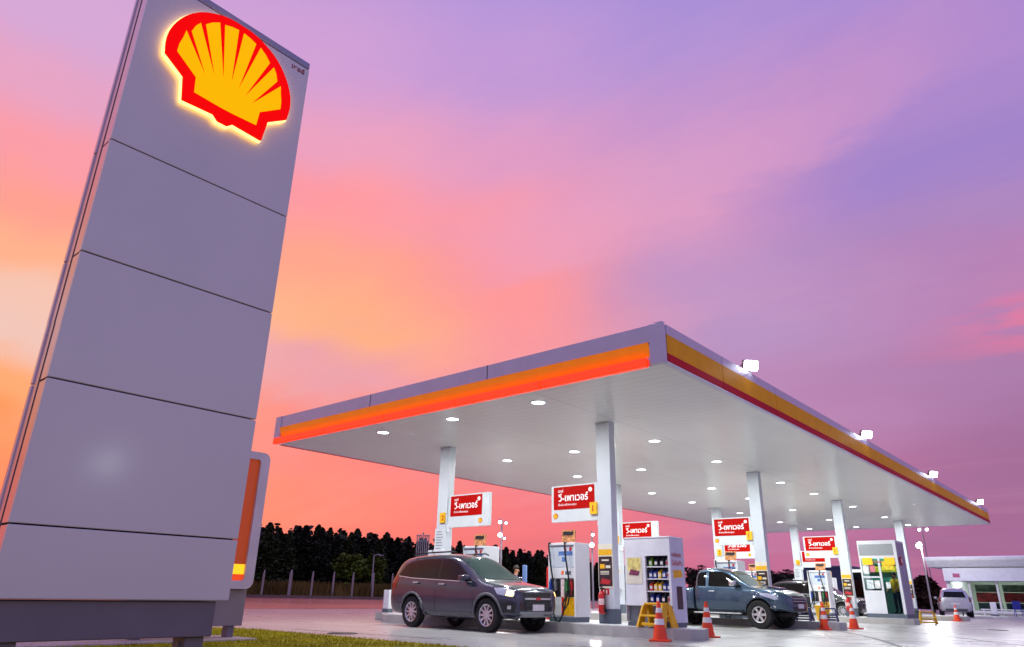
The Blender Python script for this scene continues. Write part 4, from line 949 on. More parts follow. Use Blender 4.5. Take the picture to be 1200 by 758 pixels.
def make_suv(loc, rz, label, paint, lit=True, name='parked_car', cat='car', group='cars at the filling station'):
    r = thing(name, label, cat, loc, rz, group)
    me = loft_body(SUVS, suv_ring); bv = bvh_of(me)
    body = cut_wheels(me.copy(), [(1.40,.36),(-1.31,.36)], .415, .93, paint); body.name = 'body'; body.parent = r
    for p in body.data.polygons: p.use_smooth = True
    body.data.set_sharp_from_angle(angle=R(40))
    CLAD = mat('cladding_grey', (92,92,98), 0.5, var=0.06)
    S = F((0,-2,0),(1,0,0),(0,0,1)); dS = (0,1,0)
    win = [bl((-2.00,1.22),(-1.42,1.165),(-1.42,1.53),(-1.60,1.525),(-1.80,1.44)), bl((-1.36,1.16),(-.44,1.12),(-.44,1.575),(-.9,1.58),(-1.36,1.545)), bl((-.36,1.115),(.80,1.075),(.62,1.17),(.18,1.47),(-.02,1.55),(-.36,1.575))]
    doors = [bl((-1.39,1.13),(-.41,1.09),(-.41,.42),(-.95,.42),(-1.02,.70),(-1.22,.90),(-1.39,.98)), bl((-.385,1.09),(.86,1.05),(.96,.72),(.93,.42),(-.385,.42))]
    trim = bl((-2.05,1.19),(-1.42,1.135),(.84,1.045),(.90,1.06),(.64,1.21),(.20,1.51),(-.02,1.585),(-.5,1.605),(-1.2,1.60),(-1.62,1.56),(-1.84,1.47))
    belt = bl((-2.0,1.185),(-1.42,1.132),(.84,1.042),(.84,1.058),(-1.42,1.150),(-2.0,1.203))
    clad = bl((-.86,.30),(.95,.30),(.95,.40),(-.86,.40))
    for mir in (False, True):
        sd_ = -1 if not mir else 1
        patch(bv, trim, S, dS, .12, .003, 'window_surround', mat('gloss_black', (14,14,16), 0.15), r, mir=mir, skirt=0.01)
        for k, p in enumerate(win): patch(bv, p, S, dS, .12, .008, 'side_window', GLASS, r, mir=mir)
        for k, p in enumerate(doors):
            d_ = patch(bv, p, S, dS, .12, .007, 'door', paint, r, mir=mir)
            hx = -.56 if k == 1 else -1.16
            hb = MB(); hx0, hz = (-.26, .985) if k == 1 else (-1.26, 1.02)
            yy = 0.935; hb.box(hx0, hx0+.2, sd_*yy-.02, sd_*yy+.02, hz, hz+.035, .012); hb.build('door_handle', ALLOY, d_)
        patch(bv, belt, S, dS, .12, .014, 'chrome_strip', ALLOY, r, mir=mir)
        patch(bv, clad, S, dS, .12, .012, 'sill_trim', CLAD, r, mir=mir)
        for wx in (1.40, -1.31):                               # arch lips
            arc = MB(); pts = []
            for a in range(-8, 189, 7):
                px, pz = wx+.445*math.cos(R(a)), .36+.445*math.sin(R(a))
                h, nn, _, _ = bv.ray_cast(Vector((px, sd_*2, pz)), Vector((0,-sd_,0)))
                if h is not None and pz > 0.27: pts.append(h)
            if len(pts) > 3: arc.tube(pts, .034, 8); arc.build('wheel_arch', CLAD, r, smooth=True)
        # mirror
        b = MB(); b.box(.58,.82,sd_*1.00-.10,sd_*1.00+.10,1.06,1.21,.045,3); mo = b.build('wing_mirror', paint, r, smooth=True)
        b = MB(); b.box(.62,.72,min(sd_*.80,sd_*.92),max(sd_*.80,sd_*.92),1.06,1.10); b.build('mirror_arm', DARK, mo)
        # headlight, fog light, tail light
        D1 = F((3, sd_*-0 + -1.2 if False else -1.75, 0), (-.62,-.78,0), (0,0,1)); 
        fr_ = F((2.9,-1.5,0),(.68,.73,0),(0,0,1)); dd = (-.73,.68,0)
        hl = patch(bv, bl((-.35,.80),(-.02,.74),(.05,.80),(.03,.885),(-.12,.93),(-.42,.93)), fr_, dd, .06, .008, 'headlight', mat('headlight_clear', (180,182,196), 0.15, 0.3), r, mir=mir)
        patch(bv, bl((-.16,.775),(.0,.765),(.02,.86),(-.12,.885)), fr_, dd, .06, .016, 'lamp', mat('headlight_lit', (255,220,150), 0.2, emit=(255,196,104), es=7.0 if lit else 0.0) if lit else mat('headlight_off', (200,204,210), 0.2), hl, mir=mir)
        fg = patch(bv, bl((-.32,.44),(.06,.42),(.08,.60),(-.28,.62)), fr_, dd, .06, .006, 'fog_recess', DARK, r, mir=mir)
        patch(bv, bl((-.12,.50),(-.04,.50),(-.04,.57),(-.12,.57)), fr_, dd, .06, .012, 'fog_lamp', ALLOY, fg, mir=mir)
        fr2 = F((-2.9,-1.4,0),(.62,-.78,0),(0,0,1)); dd2 = (.78,.62,0)
        patch(bv, bl((-.12,.90),(.16,.92),(.17,1.10),(.02,1.24),(-.10,1.12)), fr2, dd2, .06, .008, 'tail_light', mat('tail_red', (120,14,14), 0.2), r, mir=mir)
        b = MB(); b.tube([(.02,sd_*.60,1.725),(-.1,sd_*.60,1.765),(-1.5,sd_*.60,1.75),(-1.66,sd_*.60,1.69)], .018); b.build('roof_rail', DARK, r)
        wheel(r, 1.40, sd_*.80, .36, .235, .245, 10, sd_); wheel(r, -1.31, sd_*.80, .36, .235, .245, 10, sd_)
    T = F((0,0,3),(1,0,0),(0,1,0)); dT = (0,0,-1)
    patch(bv, bl((.36,-.60),(1.10,-.72),(1.14,-.35),(1.15,.0),(1.14,.35),(1.10,.72),(.36,.60),(.30,.3),(.28,0),(.30,-.3)), T, dT, .1, .006, 'windscreen', WSG, r)
    Rr = F((-3,0,0),(0,-1,0),(0,0,1)); 
    patch(bv, bl((-.62,1.16),(.62,1.16),(.52,1.50),(-.52,1.50)), Rr, (1,0,0), .1, .006, 'rear_window', GLASS, r)
    patch(bv, bl((-.26,.74),(.26,.74),(.26,.86),(-.26,.86)), Rr, (1,0,0), .1, .010, 'number_plate', CONEW, r)
    patch(bv, bl((-.60,.36),(.60,.36),(.60,.50),(-.60,.50)), Rr, (1,0,0), .1, .012, 'rear_bumper_trim', CLAD, r)
    Fr = F((3,0,0),(0,1,0),(0,0,1)); dF = (-1,0,0)
    patch(bv, bl((-.46,.745),(.46,.745),(.50,.845),(-.50,.845)), Fr, dF, .08, .006, 'upper_grille', DARK, r)
    patch(bv, bl((-.40,.49),(.40,.49),(.50,.69),(-.50,.69)), Fr, dF, .08, .006, 'lower_grille', DARK, r)
    gb = patch(bv, bl((-.46,.70),(.46,.70),(.46,.735),(-.46,.735)), Fr, dF, .08, .014, 'grille_bar', ALLOY, r)
    patch(bv, bl((-.085,.695),(-.02,.695),(-.02,.685),(.02,.685),(.02,.695),(.085,.695),(.085,.74),(.02,.74),(.02,.75),(-.02,.75),(-.02,.74),(-.085,.74)), Fr, dF, .2, .022, 'badge', mat('badge_red', (200,50,56), 0.3), gb)
    patch(bv, bl((-.62,.34),(.62,.34),(.60,.45),(-.60,.45)), Fr, dF, .08, .012, 'bumper_skid', mat('skid_silver', (150,152,156), 0.4, 0.4), r)
    for z_ in (.56,.62): patch(bv, bl((-.40,z_),(.40,z_),(.40,z_+.018),(-.40,z_+.018)), Fr, dF, .08, .012, 'grille_slat', mat('grille_grey', (70,70,76), 0.35, 0.5), r)
    pl_ = patch(bv, bl((-.20,.47),(.20,.47),(.20,.60),(-.20,.60)), Fr, dF, .2, .034, 'number_plate', mat('plate_white', (214,206,212), 0.5), r, skirt=.0)
    b = MB()
    b.box(-.3,.4,-.55,.55,.235,.30); b.build('underbody', BLACK, r)
    return r
SUVP = mat('paint_grey_violet', (52,54,74), 0.22, 0.55, coat=1.0, var=0.03)
suv = make_suv((2.17,6.80,0), R(-94), 'dark grey suv with lit headlights stopped at the near fuel pump', SUVP)
suv.scale = (1.0,0.90,1.0)
for y_ in (-.42,.12): MB().tube([(1.16,y_,1.10),(.98,y_+.22,1.205),(.86,y_+.44,1.275)],0.012,6).build('wiper', BLACK, suv)
MB().tube([(-1.5,0,1.735),(-1.62,0,1.88)],0.008,6).build('aerial', BLACK, suv)
DKP = mat('paint_black', (22,26,34), 0.25, 0.4, coat=1.0)
make_suv((27.75,6.9,0), R(-93), 'black suv partly hidden behind the far fuel pump', DKP, lit=False, group=None)
SLV = mat('paint_silver', (196,196,204), 0.3, 0.5, coat=1.0)
make_suv((45.5,4.15,0), R(12), 'silver suv seen from behind, parked before the white store', SLV, lit=False, group=None)

# ---- pickup
def pk_ring(x, w_, zb, zm, zbelt, wr, zr):
    return [(0,zb),(w_*0.80,zb),(w_*0.96,zb+0.07),(w_,zm),(w_*0.975,zbelt-0.05),(w_*0.93,zbelt+0.01),(wr+(w_*0.93-wr)*0.15,zr-0.12*min(1,(zr-zbelt)/0.5)),(wr*0.87,zr-0.012),(0,zr+0.012)]
PKS = [(-.62,.80,.46,.75,1.08,.64,1.30),(-.60,.86,.44,.76,1.11,.66,1.60),(-.48,.875,.42,.76,1.12,.665,1.70),(-.1,.88,.42,.76,1.11,.67,1.735),(.40,.88,.42,.76,1.10,.665,1.70),(.66,.88,.42,.76,1.09,.67,1.56),
 (1.0,.88,.42,.76,1.085,.70,1.34),(1.28,.88,.44,.76,1.08,.76,1.175),(1.45,.885,.46,.76,1.07,.76,1.14),(1.9,.88,.48,.76,1.03,.74,1.10),(2.2,.85,.48,.74,.97,.70,1.04),(2.38,.76,.46,.70,.90,.62,.95),(2.47,.60,.48,.64,.82,.5,.86)]
BEDS = [(-2.60,.80,.52,.78,1.06,.74,1.08),(-2.57,.86,.48,.78,1.09,.80,1.115),(-2.3,.875,.47,.78,1.10,.81,1.12),(-1.5,.88,.46,.78,1.10,.815,1.12),(-.70,.88,.46,.78,1.10,.81,1.12),(-.655,.86,.48,.78,1.09,.80,1.11)]
PKP = mat('paint_blue_grey', (48,70,94), 0.26, 0.5, coat=1.0, var=0.03)
r = thing('pickup_truck', 'blue grey pickup truck stopped between the oil cabinet and the next island', 'pickup', (11.2,4.36,0), R(-96), None)
r.scale = (1.0,0.84,1.0)
me = loft_body(PKS, pk_ring); bv = bvh_of(me)
body = cut_wheels(me.copy(), [(1.54,.39)], .45, .9, PKP); body.name = 'cab'; body.parent = r
me2 = loft_body(BEDS, pk_ring); bv2 = bvh_of(me2)
bed = cut_wheels(me2.copy(), [(-1.545,.39)], .45, .9, PKP); bed.name = 'bed'; bed.parent = r
for o_ in (body, bed):
    for p in o_.data.polygons: p.use_smooth = True
    o_.data.set_sharp_from_angle(angle=R(40))
S = F((0,-2,0),(1,0,0),(0,0,1)); dS = (0,1,0)
PKC = mat('arch_grey', (70,84,98), 0.4)
for mir in (False, True):
    sd_ = -1 if not mir else 1
    patch(bv, bl((-.52,1.17),(-.22,1.16),(-.22,1.58),(-.46,1.57),(-.53,1.48)), S, dS, .1, .006, 'rear_side_window', GLASS, r, mir=mir)
    patch(bv, bl((-.12,1.16),(1.02,1.135),(.90,1.24),(.55,1.50),(.34,1.58),(-.12,1.59)), S, dS, .1, .006, 'side_window', GLASS, r, mir=mir)
    d_ = patch(bv, bl((-.16,1.12),(1.08,1.10),(1.06,.52),(-.16,.52)), S, dS, .12, .008, 'door', PKP, r, mir=mir)
    hb = MB(); hb.box(-.08,.12,sd_*.895-.02,sd_*.895+.02,1.0,1.035,.012); hb.build('door_handle', ALLOY, d_)
    patch(bv, bl((-.585,1.12),(-.185,1.12),(-.185,.52),(-.585,.52)), S, dS, .12, .007, 'rear_door', PKP, r, mir=mir)
    for wx, bb_ in ((1.54,bv),(-1.545,bv2)):
        pts = []
        for a in range(-6, 187, 7):
            px, pz = wx+.475*math.cos(R(a)), .39+.475*math.sin(R(a))
            h, nn, _, _ = bb_.ray_cast(Vector((px, sd_*2, pz)), Vector((0,-sd_,0)))
            if h is not None and pz > .42: pts.append(h)
        if len(pts) > 3: MB().tube(pts, .036, 8).build('wheel_arch', PKP, r, smooth=True)
    b = MB(); b.box(.72,.92,sd_*1.00-.11,sd_*1.00+.11,1.16,1.32,.045,3); mo = b.build('wing_mirror', mat('chrome', (200,202,206), 0.15, 0.9), r, smooth=True)
    b = MB(); b.box(.80,.86,min(sd_*.78,sd_*.92),max(sd_*.78,sd_*.92),1.17,1.2); b.build('mirror_arm', DARK, mo)
    fr_ = F((2.9,-1.5,0),(.62,.785,0),(0,0,1)); dd = (-.785,.62,0)
    patch(bv, bl((-.30,.92),(-.02,.80),(.06,.82),(.04,.91),(-.12,.97),(-.30,.985)), fr_, dd, .06, .008, 'headlight', mat('headlight_lilac', (176,178,200), 0.12, 0.3), r, mir=mir)
    patch(bv, bl((-.10,.56),(.0,.56),(.0,.64),(-.10,.64)), fr_, dd, .06, .008, 'fog_lamp', ALLOY, r, mir=mir)
    b = MB(); b.box(-.62,1.0,min(sd_*.84,sd_*.96),max(sd_*.84,sd_*.96),.38,.42,.012); b.build('side_step', mat('step_silver', (176,178,182), 0.35, 0.6), r)
    wheel(r, 1.54, sd_*.78, .39, .26, .235, 6, sd_); wheel(r, -1.545, sd_*.78, .39, .26, .235, 6, sd_)
T = F((0,0,3),(1,0,0),(0,1,0))
patch(bv, bl((.60,-.60),(1.22,-.70),(1.27,-.35),(1.28,0),(1.27,.35),(1.22,.70),(.60,.60),(.55,.3),(.54,0),(.55,-.3)), T, (0,0,-1), .1, .006, 'windscreen', WSG, r)
patch(bv, bl((1.62,-.30),(1.98,-.26),(1.98,.26),(1.62,.30)), T, (0,0,-1), .1, .05, 'bonnet_scoop', PKP, r)
Fr = F((3,0,0),(0,1,0),(0,0,1)); dF = (-1,0,0)
gp = patch(bv, bl((-.46,.70),(.46,.70),(.50,.92),(-.50,.92)), Fr, dF, .08, .004, 'grille', DARK, r)
for z in (.76,.83): patch(bv, bl((-.46,z),(.46,z),(.46,z+.022),(-.46,z+.022)), Fr, dF, .08, .014, 'grille_bar', ALLOY, gp)
patch(bv, bl((-.50,.50),(.50,.50),(.50,.62),(-.50,.62)), Fr, dF, .08, .006, 'lower_grille', DARK, r)
patch(bv, bl((-.19,.58),(.19,.58),(.19,.70),(-.19,.70)), Fr, dF, .2, .03, 'number_plate', mat('plate_white', (214,206,212), 0.5), r, skirt=0)
MB().box(-2.5,2.2,-.45,.45,.34,.46,.02).build('chassis', BLACK, r)
MB().box(-2.45,-.72,-.72,.72,1.125,1.13).build('bed_liner', DARK, r)

# ================================================================ PEOPLE
def person(name, label, loc, rz, shirt, trousers, hair, h=1.65, armpose=0):
    r = thing(name, label, 'person', loc, rz)
    k = h/1.70
    V = {}; E = []; RR = {}
    def v(n, x, y, z, rad): V[n] = (x*k, y*k, z*k); RR[n] = rad*k
    v('pel',0,0,.93,.135); v('wai',0,0,1.08,.125); v('che',.01,0,1.28,.15); v('nek',.0,0,1.455,.058); v('hd0',.02,0,1.55,.085); v('hd1',.02,0,1.64,.09)
    E += [('pel','wai'),('wai','che'),('che','nek'),('nek','hd0'),('hd0','hd1')]
    for s, t_ in ((1,'l'),(-1,'r')):
        v(t_+'sh',0,s*.185,1.37,.06); v(t_+'el',.02+.10*armpose,s*.25,1.10,.045); v(t_+'wr',.12+.20*armpose,s*.24,.90+.18*armpose,.03); v(t_+'pa',.15+.26*armpose,s*.235,.83+.18*armpose,.034)
        E += [('che',t_+'sh'),(t_+'sh',t_+'el'),(t_+'el',t_+'wr'),(t_+'wr',t_+'pa')]
        px, py, pz = .15+.26*armpose, s*.235, .83+.18*armpose
        for i, (dxx, ln) in enumerate(((.025,.07),(.01,.078),(-.006,.074),(-.02,.06))):
            v(t_+'f%d' % i, px+dxx+.02, py-s*.004, pz-ln, .0085); E.append((t_+'pa', t_+'f%d' % i))
        v(t_+'th', px+.055, py-s*.02, pz-.02, .011); E.append((t_+'pa', t_+'th'))
        v(t_+'hp',0,s*.095,.88,.095); v(t_+'kn',.02,s*.105,.48,.065); v(t_+'an',-.01,s*.11,.09,.045); v(t_+'to',.14,s*.125,.045,.042)
        E += [('pel',t_+'hp'),(t_+'hp',t_+'kn'),(t_+'kn',t_+'an'),(t_+'an',t_+'to')]
    v('nose',.125,0,1.585,.014); E.append(('hd0','nose'))
    names = list(V); idx = {n: i for i, n in enumerate(names)}
    me = bpy.data.meshes.new('p'); me.from_pydata([V[n] for n in names], [(idx[a], idx[b]) for a, b in E], [])
    o = bpy.data.objects.new('p', me); COL.objects.link(o)
    md = o.modifiers.new('k', 'SKIN'); md.use_smooth_shade = True
    for i, n in enumerate(names): me.skin_vertices[0].data[i].radius = (RR[n], RR[n])
    me.skin_vertices[0].data[0].use_root = True
    m2 = o.modifiers.new('s', 'SUBSURF'); m2.levels = 1; m2.render_levels = 1
    me2 = evaluated(o); bpy.data.objects.remove(o)
    me2.materials.clear(); skin = mat('skin', (176,122,94), 0.55)
    for m_ in (skin, shirt, trousers, DARK): me2.materials.append(m_)
    for p in me2.polygons:
        c = p.center/k; arm = abs(c.y) > .17 and c.z > .70 and c.z < 1.02+.1*armpose
        p.material_index = 3 if c.z < .10 else (0 if (c.z > 1.43 or (arm and c.x > .06)) else (1 if c.z > .90 else 2)); p.use_smooth = True
    b = bpy.data.objects.new('body', me2); COL.objects.link(b); b.parent = r
    hb = MB(); bmesh.ops.create_uvsphere(hb.bm, u_segments=16, v_segments=12, radius=.112*k)
    for vv in list(hb.bm.verts):
        vv.co.z *= 1.1
    bmesh.ops.delete(hb.bm, geom=[vv for vv in hb.bm.verts if vv.co.z < (.02 if vv.co.x > .0 else -.06)*k], context='VERTS')
    for vv in hb.bm.verts: vv.co += Vector((.012,0,1.632))*k
    hb.build('hair', hair, r, smooth='all')
    for s in (-1,1):
        e_ = MB(); bmesh.ops.create_uvsphere(e_.bm, u_segments=8, v_segments=6, radius=.012*k)
        for vv in e_.bm.verts: vv.co += Vector((.103,s*.034,1.61))*k
        e_.build('eye', DARK, r, smooth='all')
        e_ = MB(); bmesh.ops.create_uvsphere(e_.bm, u_segments=8, v_segments=6, radius=.026*k)
        for vv in e_.bm.verts: vv.co = Vector((vv.co.x, vv.co.y*.5, vv.co.z*1.3)) + Vector((.015,s*.093,1.59))*k
        e_.build('ear', skin, r, smooth='all')
    e_ = MB(); e_.box(.095*k,.11*k,-.022*k,.022*k,1.545*k,1.553*k); e_.build('mouth', mat('lips', (130,70,62), 0.6), r)
    return r
HAIR = mat('dark_hair', (34,24,22), 0.6, var=0.2)
person('person', 'attendant in a navy shirt standing behind the grey car bonnet', (7.35,9.75,0), R(-60), mat('shirt_navy',(34,44,86),0.8), mat('trousers_dark',(30,32,42),0.8), HAIR, 1.66)
person('person', 'attendant in a yellow shirt behind the kiosk glass', (21.75,1.86,IT+0.16), R(150), mat('shirt_yellow',(236,186,20),0.8), mat('jeans',(30,50,90),0.8), HAIR, 1.55, .5)
person('person', 'person in a red top standing beside the far silver car', (47.6,4.0,0), R(190), mat('shirt_red',(170,60,60),0.8), mat('trousers_dark',(30,32,42),0.8), HAIR, 1.75)

# ================================================================ STORE
SX, SY0, SY1 = 60.0, 7.05, -26.0
t = thing('store', 'low white store with glass windows and a wide flat overhanging roof', 'store', (SX,0,0))
STW = mat('store_white', (232,234,240), 0.45, var=0.04)
b = MB(); b.box(0.0,0.25,SY1,SY0,2.50,3.60); b.box(0.0,0.25,SY0-0.28,SY0,0.0,2.50); b.build('front_wall', STW, t)
b = MB(); b.box(0.25,9,SY0-0.25,SY0,0,3.6); b.build('side_wall', STW, t)
b = MB(); b.box(8.8,9.0,SY1,SY0-0.26,0,3.6); b.build('back_wall', mat('store_inside', (150,160,150), 0.6), t)
b = MB(); b.box(0.26,8.79,SY1,SY0-0.26,0.0,0.08); b.build('floor', mat('store_floor', (170,166,160), 0.4), t)
# roof: deep slab with sloping eaves
b = MB(); fr = F((0,0,0),(1,0,0),(0,0,1))
prof = [(-0.9,3.62),(0.0,3.62),(9.6,3.62),(9.6,4.40),(-1.6,4.40),(-1.72,4.30),(-1.6,4.12)]
b.prism(prof, F((0,8.0,0),(1,0,0),(0,0,1)), 0.0, 34.0); rf = b.build('roof', mat('store_roof', (238,240,246), 0.4), t)
b = MB(); b.box(-0.6,-0.004,SY1,SY0-0.02,2.55,3.55); b.build('fascia_box', mat('store_fascia', (220,224,236), 0.4), t)
ys = [SY0-0.28, 5.35, 3.42, 1.4, -0.7, -2.8, -5, -8, -11]
for a, c in zip(ys[:-1], ys[1:]):
    wn = MB(); wn.box(0.0,0.18,c,c+0.14,0.0,2.498); wn = wn.build('window_frame', WHITE, t)
    MB().box(0.05,0.062,c+0.142,a-0.002,0.30,2.497).build('window_pane', GL, wn)
    MB().box(-0.02,0.2,c+0.142,a-0.002,0.0,0.298).build('window_sill', STW, wn)
GC = [((150,40,44),0.95,1.7),((60,74,60),1.75,2.3),((40,60,74),0.3,0.9)]
for i, (a, c) in enumerate(zip(ys[1:-1], ys[2:])):
    for j, (cc, z0, z1) in enumerate(GC):
        MB().box(1.3+0.1*j,1.9+0.1*j,c+0.2,a-0.1,z0,z1).build('shelf_goods', mat('store_goods%d' % j, cc, 0.6, var=0.6, vs=2.2), t)
for y in (5.6, 1.5, -3.0):
    ld = bpy.data.lights.new('store_lamp', 'AREA'); ld.shape = 'RECTANGLE'; ld.size = 3; ld.size_y = 3; ld.energy = 260; ld.color = (1,0.98,0.92)
    lo = bpy.data.objects.new('store_lamp', ld); COL.objects.link(lo); lo.parent = t; lo.location = (3.2,y,3.4)
b = MB(); b.prism([(-6.35,2.82),(-5.85,2.82),(-5.85,3.12),(-6.35,3.12)], F((-0.604,0,0),(0,-1,0),(0,0,1)), 0.0, 0.03); b.build('pink_sign', mat('pink_sign', (176,66,122), 0.4), t)
b = MB(); b.box(-1.4,-0.7,SY1,SY0-0.2,0.0,0.14,0.02); b.build('front_step', KERB, t)
# low white rail and blue chair in front of the store
t = thing('barrier_rail', 'low white rail on short posts before the store windows', 'rail', (56.5,0.0,0))
b = MB(); b.tube([(0,4.4,0.42),(0,0.2,0.42)],0.04); b.build('rail', WHITE, t)
for y in (4.2,2.3,0.4): MB().cyl((0,y,0),(0,y,0.42),0.05).build('post', WHITE, t)
t = thing('display_stand', 'small white stand on the forecourt before the store window', 'stand', (55.2,3.35,0))
MB().box(-0.05,0.05,-0.2,0.2,0.1,0.95,0.02).build('board', WHITE, t); MB().box(-0.2,0.2,-0.25,0.25,0.0,0.1,0.02).build('base', GREYD, t)
t = thing('plastic_chair', 'blue plastic chair standing before the store window', 'chair', (54.5,1.75,0), R(200))
CHB = mat('chair_blue', (34,50,150), 0.4)
MB().box(-0.24,0.24,-0.26,0.26,0.46,0.51,0.015).build('seat', CHB, t); MB().box(-0.26,-0.20,-0.26,0.26,0.512,1.05,0.02).build('backrest', CHB, t)
for sx in (-1,1):
    for sy in (-1,1): MB().cyl((sx*0.26,sy*0.27,0),(sx*0.20,sy*0.22,0.46),0.025).build('leg', CHB, t)

# dark blue building behind the far pumps
t = thing('shop_building', 'dark blue flat roofed building far behind the pumps', 'building', (58.0,17.5,0))
MB().box(0,8,-3.4,0.6,0,3.6).build('wall', mat('navy_wall', (40,50,84), 0.6), t)
MB().box(-0.15,8.15,-3.55,0.75,3.602,3.75,0.02).build('roof', mat('navy_roof', (70,78,104), 0.5), t)
MB().box(-0.05,8,-6.4,-3.56,0,3.1).build('annex', mat('annex_grey', (130,134,150), 0.6), t)
MB().box(-0.2,8,-6.5,-3.57,3.102,3.3,0.02).build('annex_roof', WHITE2, t)
t = thing('cream_pillar', 'cream square pillar with a short pole beyond the blue pickup', 'pillar', (50.5,18.9,0))
MB().box(-0.3,0.3,-0.33,0.33,0,1.9,0.02).build('shaft', mat('cream', (206,190,150), 0.6), t); MB().box(-0.12,0.12,-0.12,0.12,1.9,3.0,0.01).build('pole', mat('cream_pole', (200,170,176), 0.6), t)

# ================================================================ MASTS, PIPES, FENCE
LAMPE = mat('mast_lamp', (255,255,255), 0.3, emit=(240,248,255), es=22)
def mast(name, label, loc, lamps, energy, top, kind='SPOT'):
    r = thing(name, label, 'light mast', loc, R(221)-R(180))
    MB().cyl((0,0,0),(0,0,top),0.075,0.05,n=12).build('pole', GALV, r)
    for (y, z, s) in lamps:
        s *= 0.62
        b = MB(); b.lathe([(0.0,0.12),(0.7*s,0.10),(s,0.0),(s*0.9,-0.06)], (-0.12,y,z), (-0.7,0,-0.7), 16); hd = b.build('lamp_head', GALV, r)
        b = MB(); b.lathe([(0.0,0.05),(s*0.7,0.03),(s*0.9,0.0),(0.0,-0.01)], (-0.18,y,z-0.06), (-0.85,0,-0.5), 16); b.build('lens', LAMPE, hd)
        MB().cyl((-0.02,0,z+0.02),(-0.06,y,z+0.02),0.03).build('bracket', GALV, hd)
    if energy:
        ld = bpy.data.lights.new('lamp', kind); ld.energy = energy; ld.shadow_soft_size = 0.3
        if kind == 'SPOT': ld.spot_size = R(130); ld.spot_blend = 0.5
        lo = bpy.data.objects.new('lamp', ld); COL.objects.link(lo); lo.parent = r; lo.location = (-0.5,0,lamps[0][1]); lo.rotation_euler = Vector((-0.5,0,-0.85)).to_track_quat('-Z','Y').to_euler()
    return r
mast('light_mast', 'light mast with four bright lamps beyond the grey car', (26.2,27.0,0), [(0.10,4.62,0.26),(0.12,5.47,0.19),(-0.30,5.42,0.13),(-0.20,4.40,0.12)], 600, 5.6)
mast('light_mast', 'light mast with two bright lamps seen left of the near column', (31.65,23.3,0), [(0.05,4.20,0.30),(-0.04,4.90,0.17)], 600, 5.1)
mast('light_mast', 'tall light mast with one very bright lamp beside the white store', (53.4,7.1,0), [(0.25,5.05,0.40)], 900, 5.15, 'POINT')
mast('light_mast', 'far mast with two small lamps above the store lamp', (86.8,13.4,0), [(0.45,9.0,0.30),(-0.45,9.05,0.32)], 0, 9.2)
# unlit street lamp beyond the fence
t = thing('street_lamp', 'thin grey unlit street lamp before the dark wood', 'street lamp', (42.75,60.9,0))
MB().cyl((0,0,0),(0,0,4.7),0.10,0.07,n=12).build('pole', GALV, t); b = MB(); b.tube([(0,0,4.65),(0.25,-0.3,4.78),(0.45,-0.5,4.72)],0.05); b.build('arm', GALV, t)
MB().box(0.30,0.75,-0.75,-0.4,4.62,4.74,0.03).build('lamp_head', GALV, t)
t = thing('street_lamp', 'lit roadside street lamp whose soft reflection shows on the pylon', 'street lamp', (2.9,-32.6,0))
MB().cyl((0,0,0),(0,0,6.9),0.09,0.06,n=12).build('pole', GALV, t); MB().tube([(0,0,6.85),(-0.3,0.6,7.05),(-0.4,1.1,7.05)],0.04).build('arm', GALV, t)
hd = MB().box(-0.58,-0.24,0.9,1.5,6.98,7.10,0.03).build('lamp_head', GALV, t); MB().box(-0.54,-0.28,0.95,1.45,6.95,6.978).build('lens', LAMPE, hd)
ld = bpy.data.lights.new('lamp', 'POINT'); ld.energy = 300; ld.shadow_soft_size = 0.35; ld.color = (0.85,0.95,1.0)
lo = bpy.data.objects.new('lamp', ld); COL.objects.link(lo); lo.parent = t; lo.location = (-0.41,1.2,6.6)
# tank vent pipes
t = thing('vent_pipes', 'rack of thin grey tank vent pipes behind the grey car', 'vent pipes', (17.12,24.95,0), R(-49))
for k in range(7):
    hh = 3.8+0.12*(k == 3); x = -0.33+k*0.11
    b = MB(); b.cyl((x,0,0),(x,0,hh),0.030,n=8); b.lathe([(0.03,0),(0.05,0.0),(0.05,0.06),(0.0,0.09)],(x,0,hh),n=8); b.build('pipe', GALV, t)
for z in (1.2,2.6,3.5): MB().box(-0.37,0.37,-0.05,-0.032,z,z+0.05).build('brace', GALV, t)
# fence posts and low kerb wall
posts = [(32.14,65.89),(34.5,64.41),(36.39,63.14),(38.22,61.85),(39.88,60.6),(41.6,59.24),(43.2,57.91)]
FP = mat('post_concrete', (150,136,132), 0.8, var=0.12)
pr = None
ext = [(27.2,68.6),(29.7,67.3)] + posts + [(44.9,56.5),(46.6,55.1),(48.3,53.7)]
for i, (x, y) in enumerate(ext):
    if pr is None:
        b = MB(); b.box(-0.10,0.10,-0.10,0.10,0,2.42,0.015); b.prism([(-0.08,2.40),(0.08,2.40),(0.30,2.72),(0.18,2.74)], F((0,0.06,0),(1,0,0),(0,0,1)), 0, 0.12)
        pr = tag(b.build('fence_post', FP), 'pale concrete fence post along the edge before the dark wood', 'fence post', 'concrete fence posts before the wood')
        pr.location = (x, y, 0.02); pr.rotation_euler = (0,0,R(50))
    else:
        o_ = pr.copy(); COL.objects.link(o_); o_.location = (x, y, 0.02)
        if i == 3: o_.scale = (1.5,1.5,1.03); o_['label'] = 'thickest concrete fence post, second from the signs'; 
b = MB(); pp = [(18,73.2)] + [(x-0.6, y-0.8) for x, y in ext] + [(60,46)]
for (x0, y0), (x1, y1) in zip(pp[:-1], pp[1:]):
    d = Vector((x1-x0, y1-y0, 0)); n_ = Vector((-d.y, d.x, 0)).normalized()*0.12
    b.prism([(0,0),(1,0),(1,0.28),(0,0.28)], F((x0,y0,0), d, (0,0,1)), 0, 0.24/d.length)
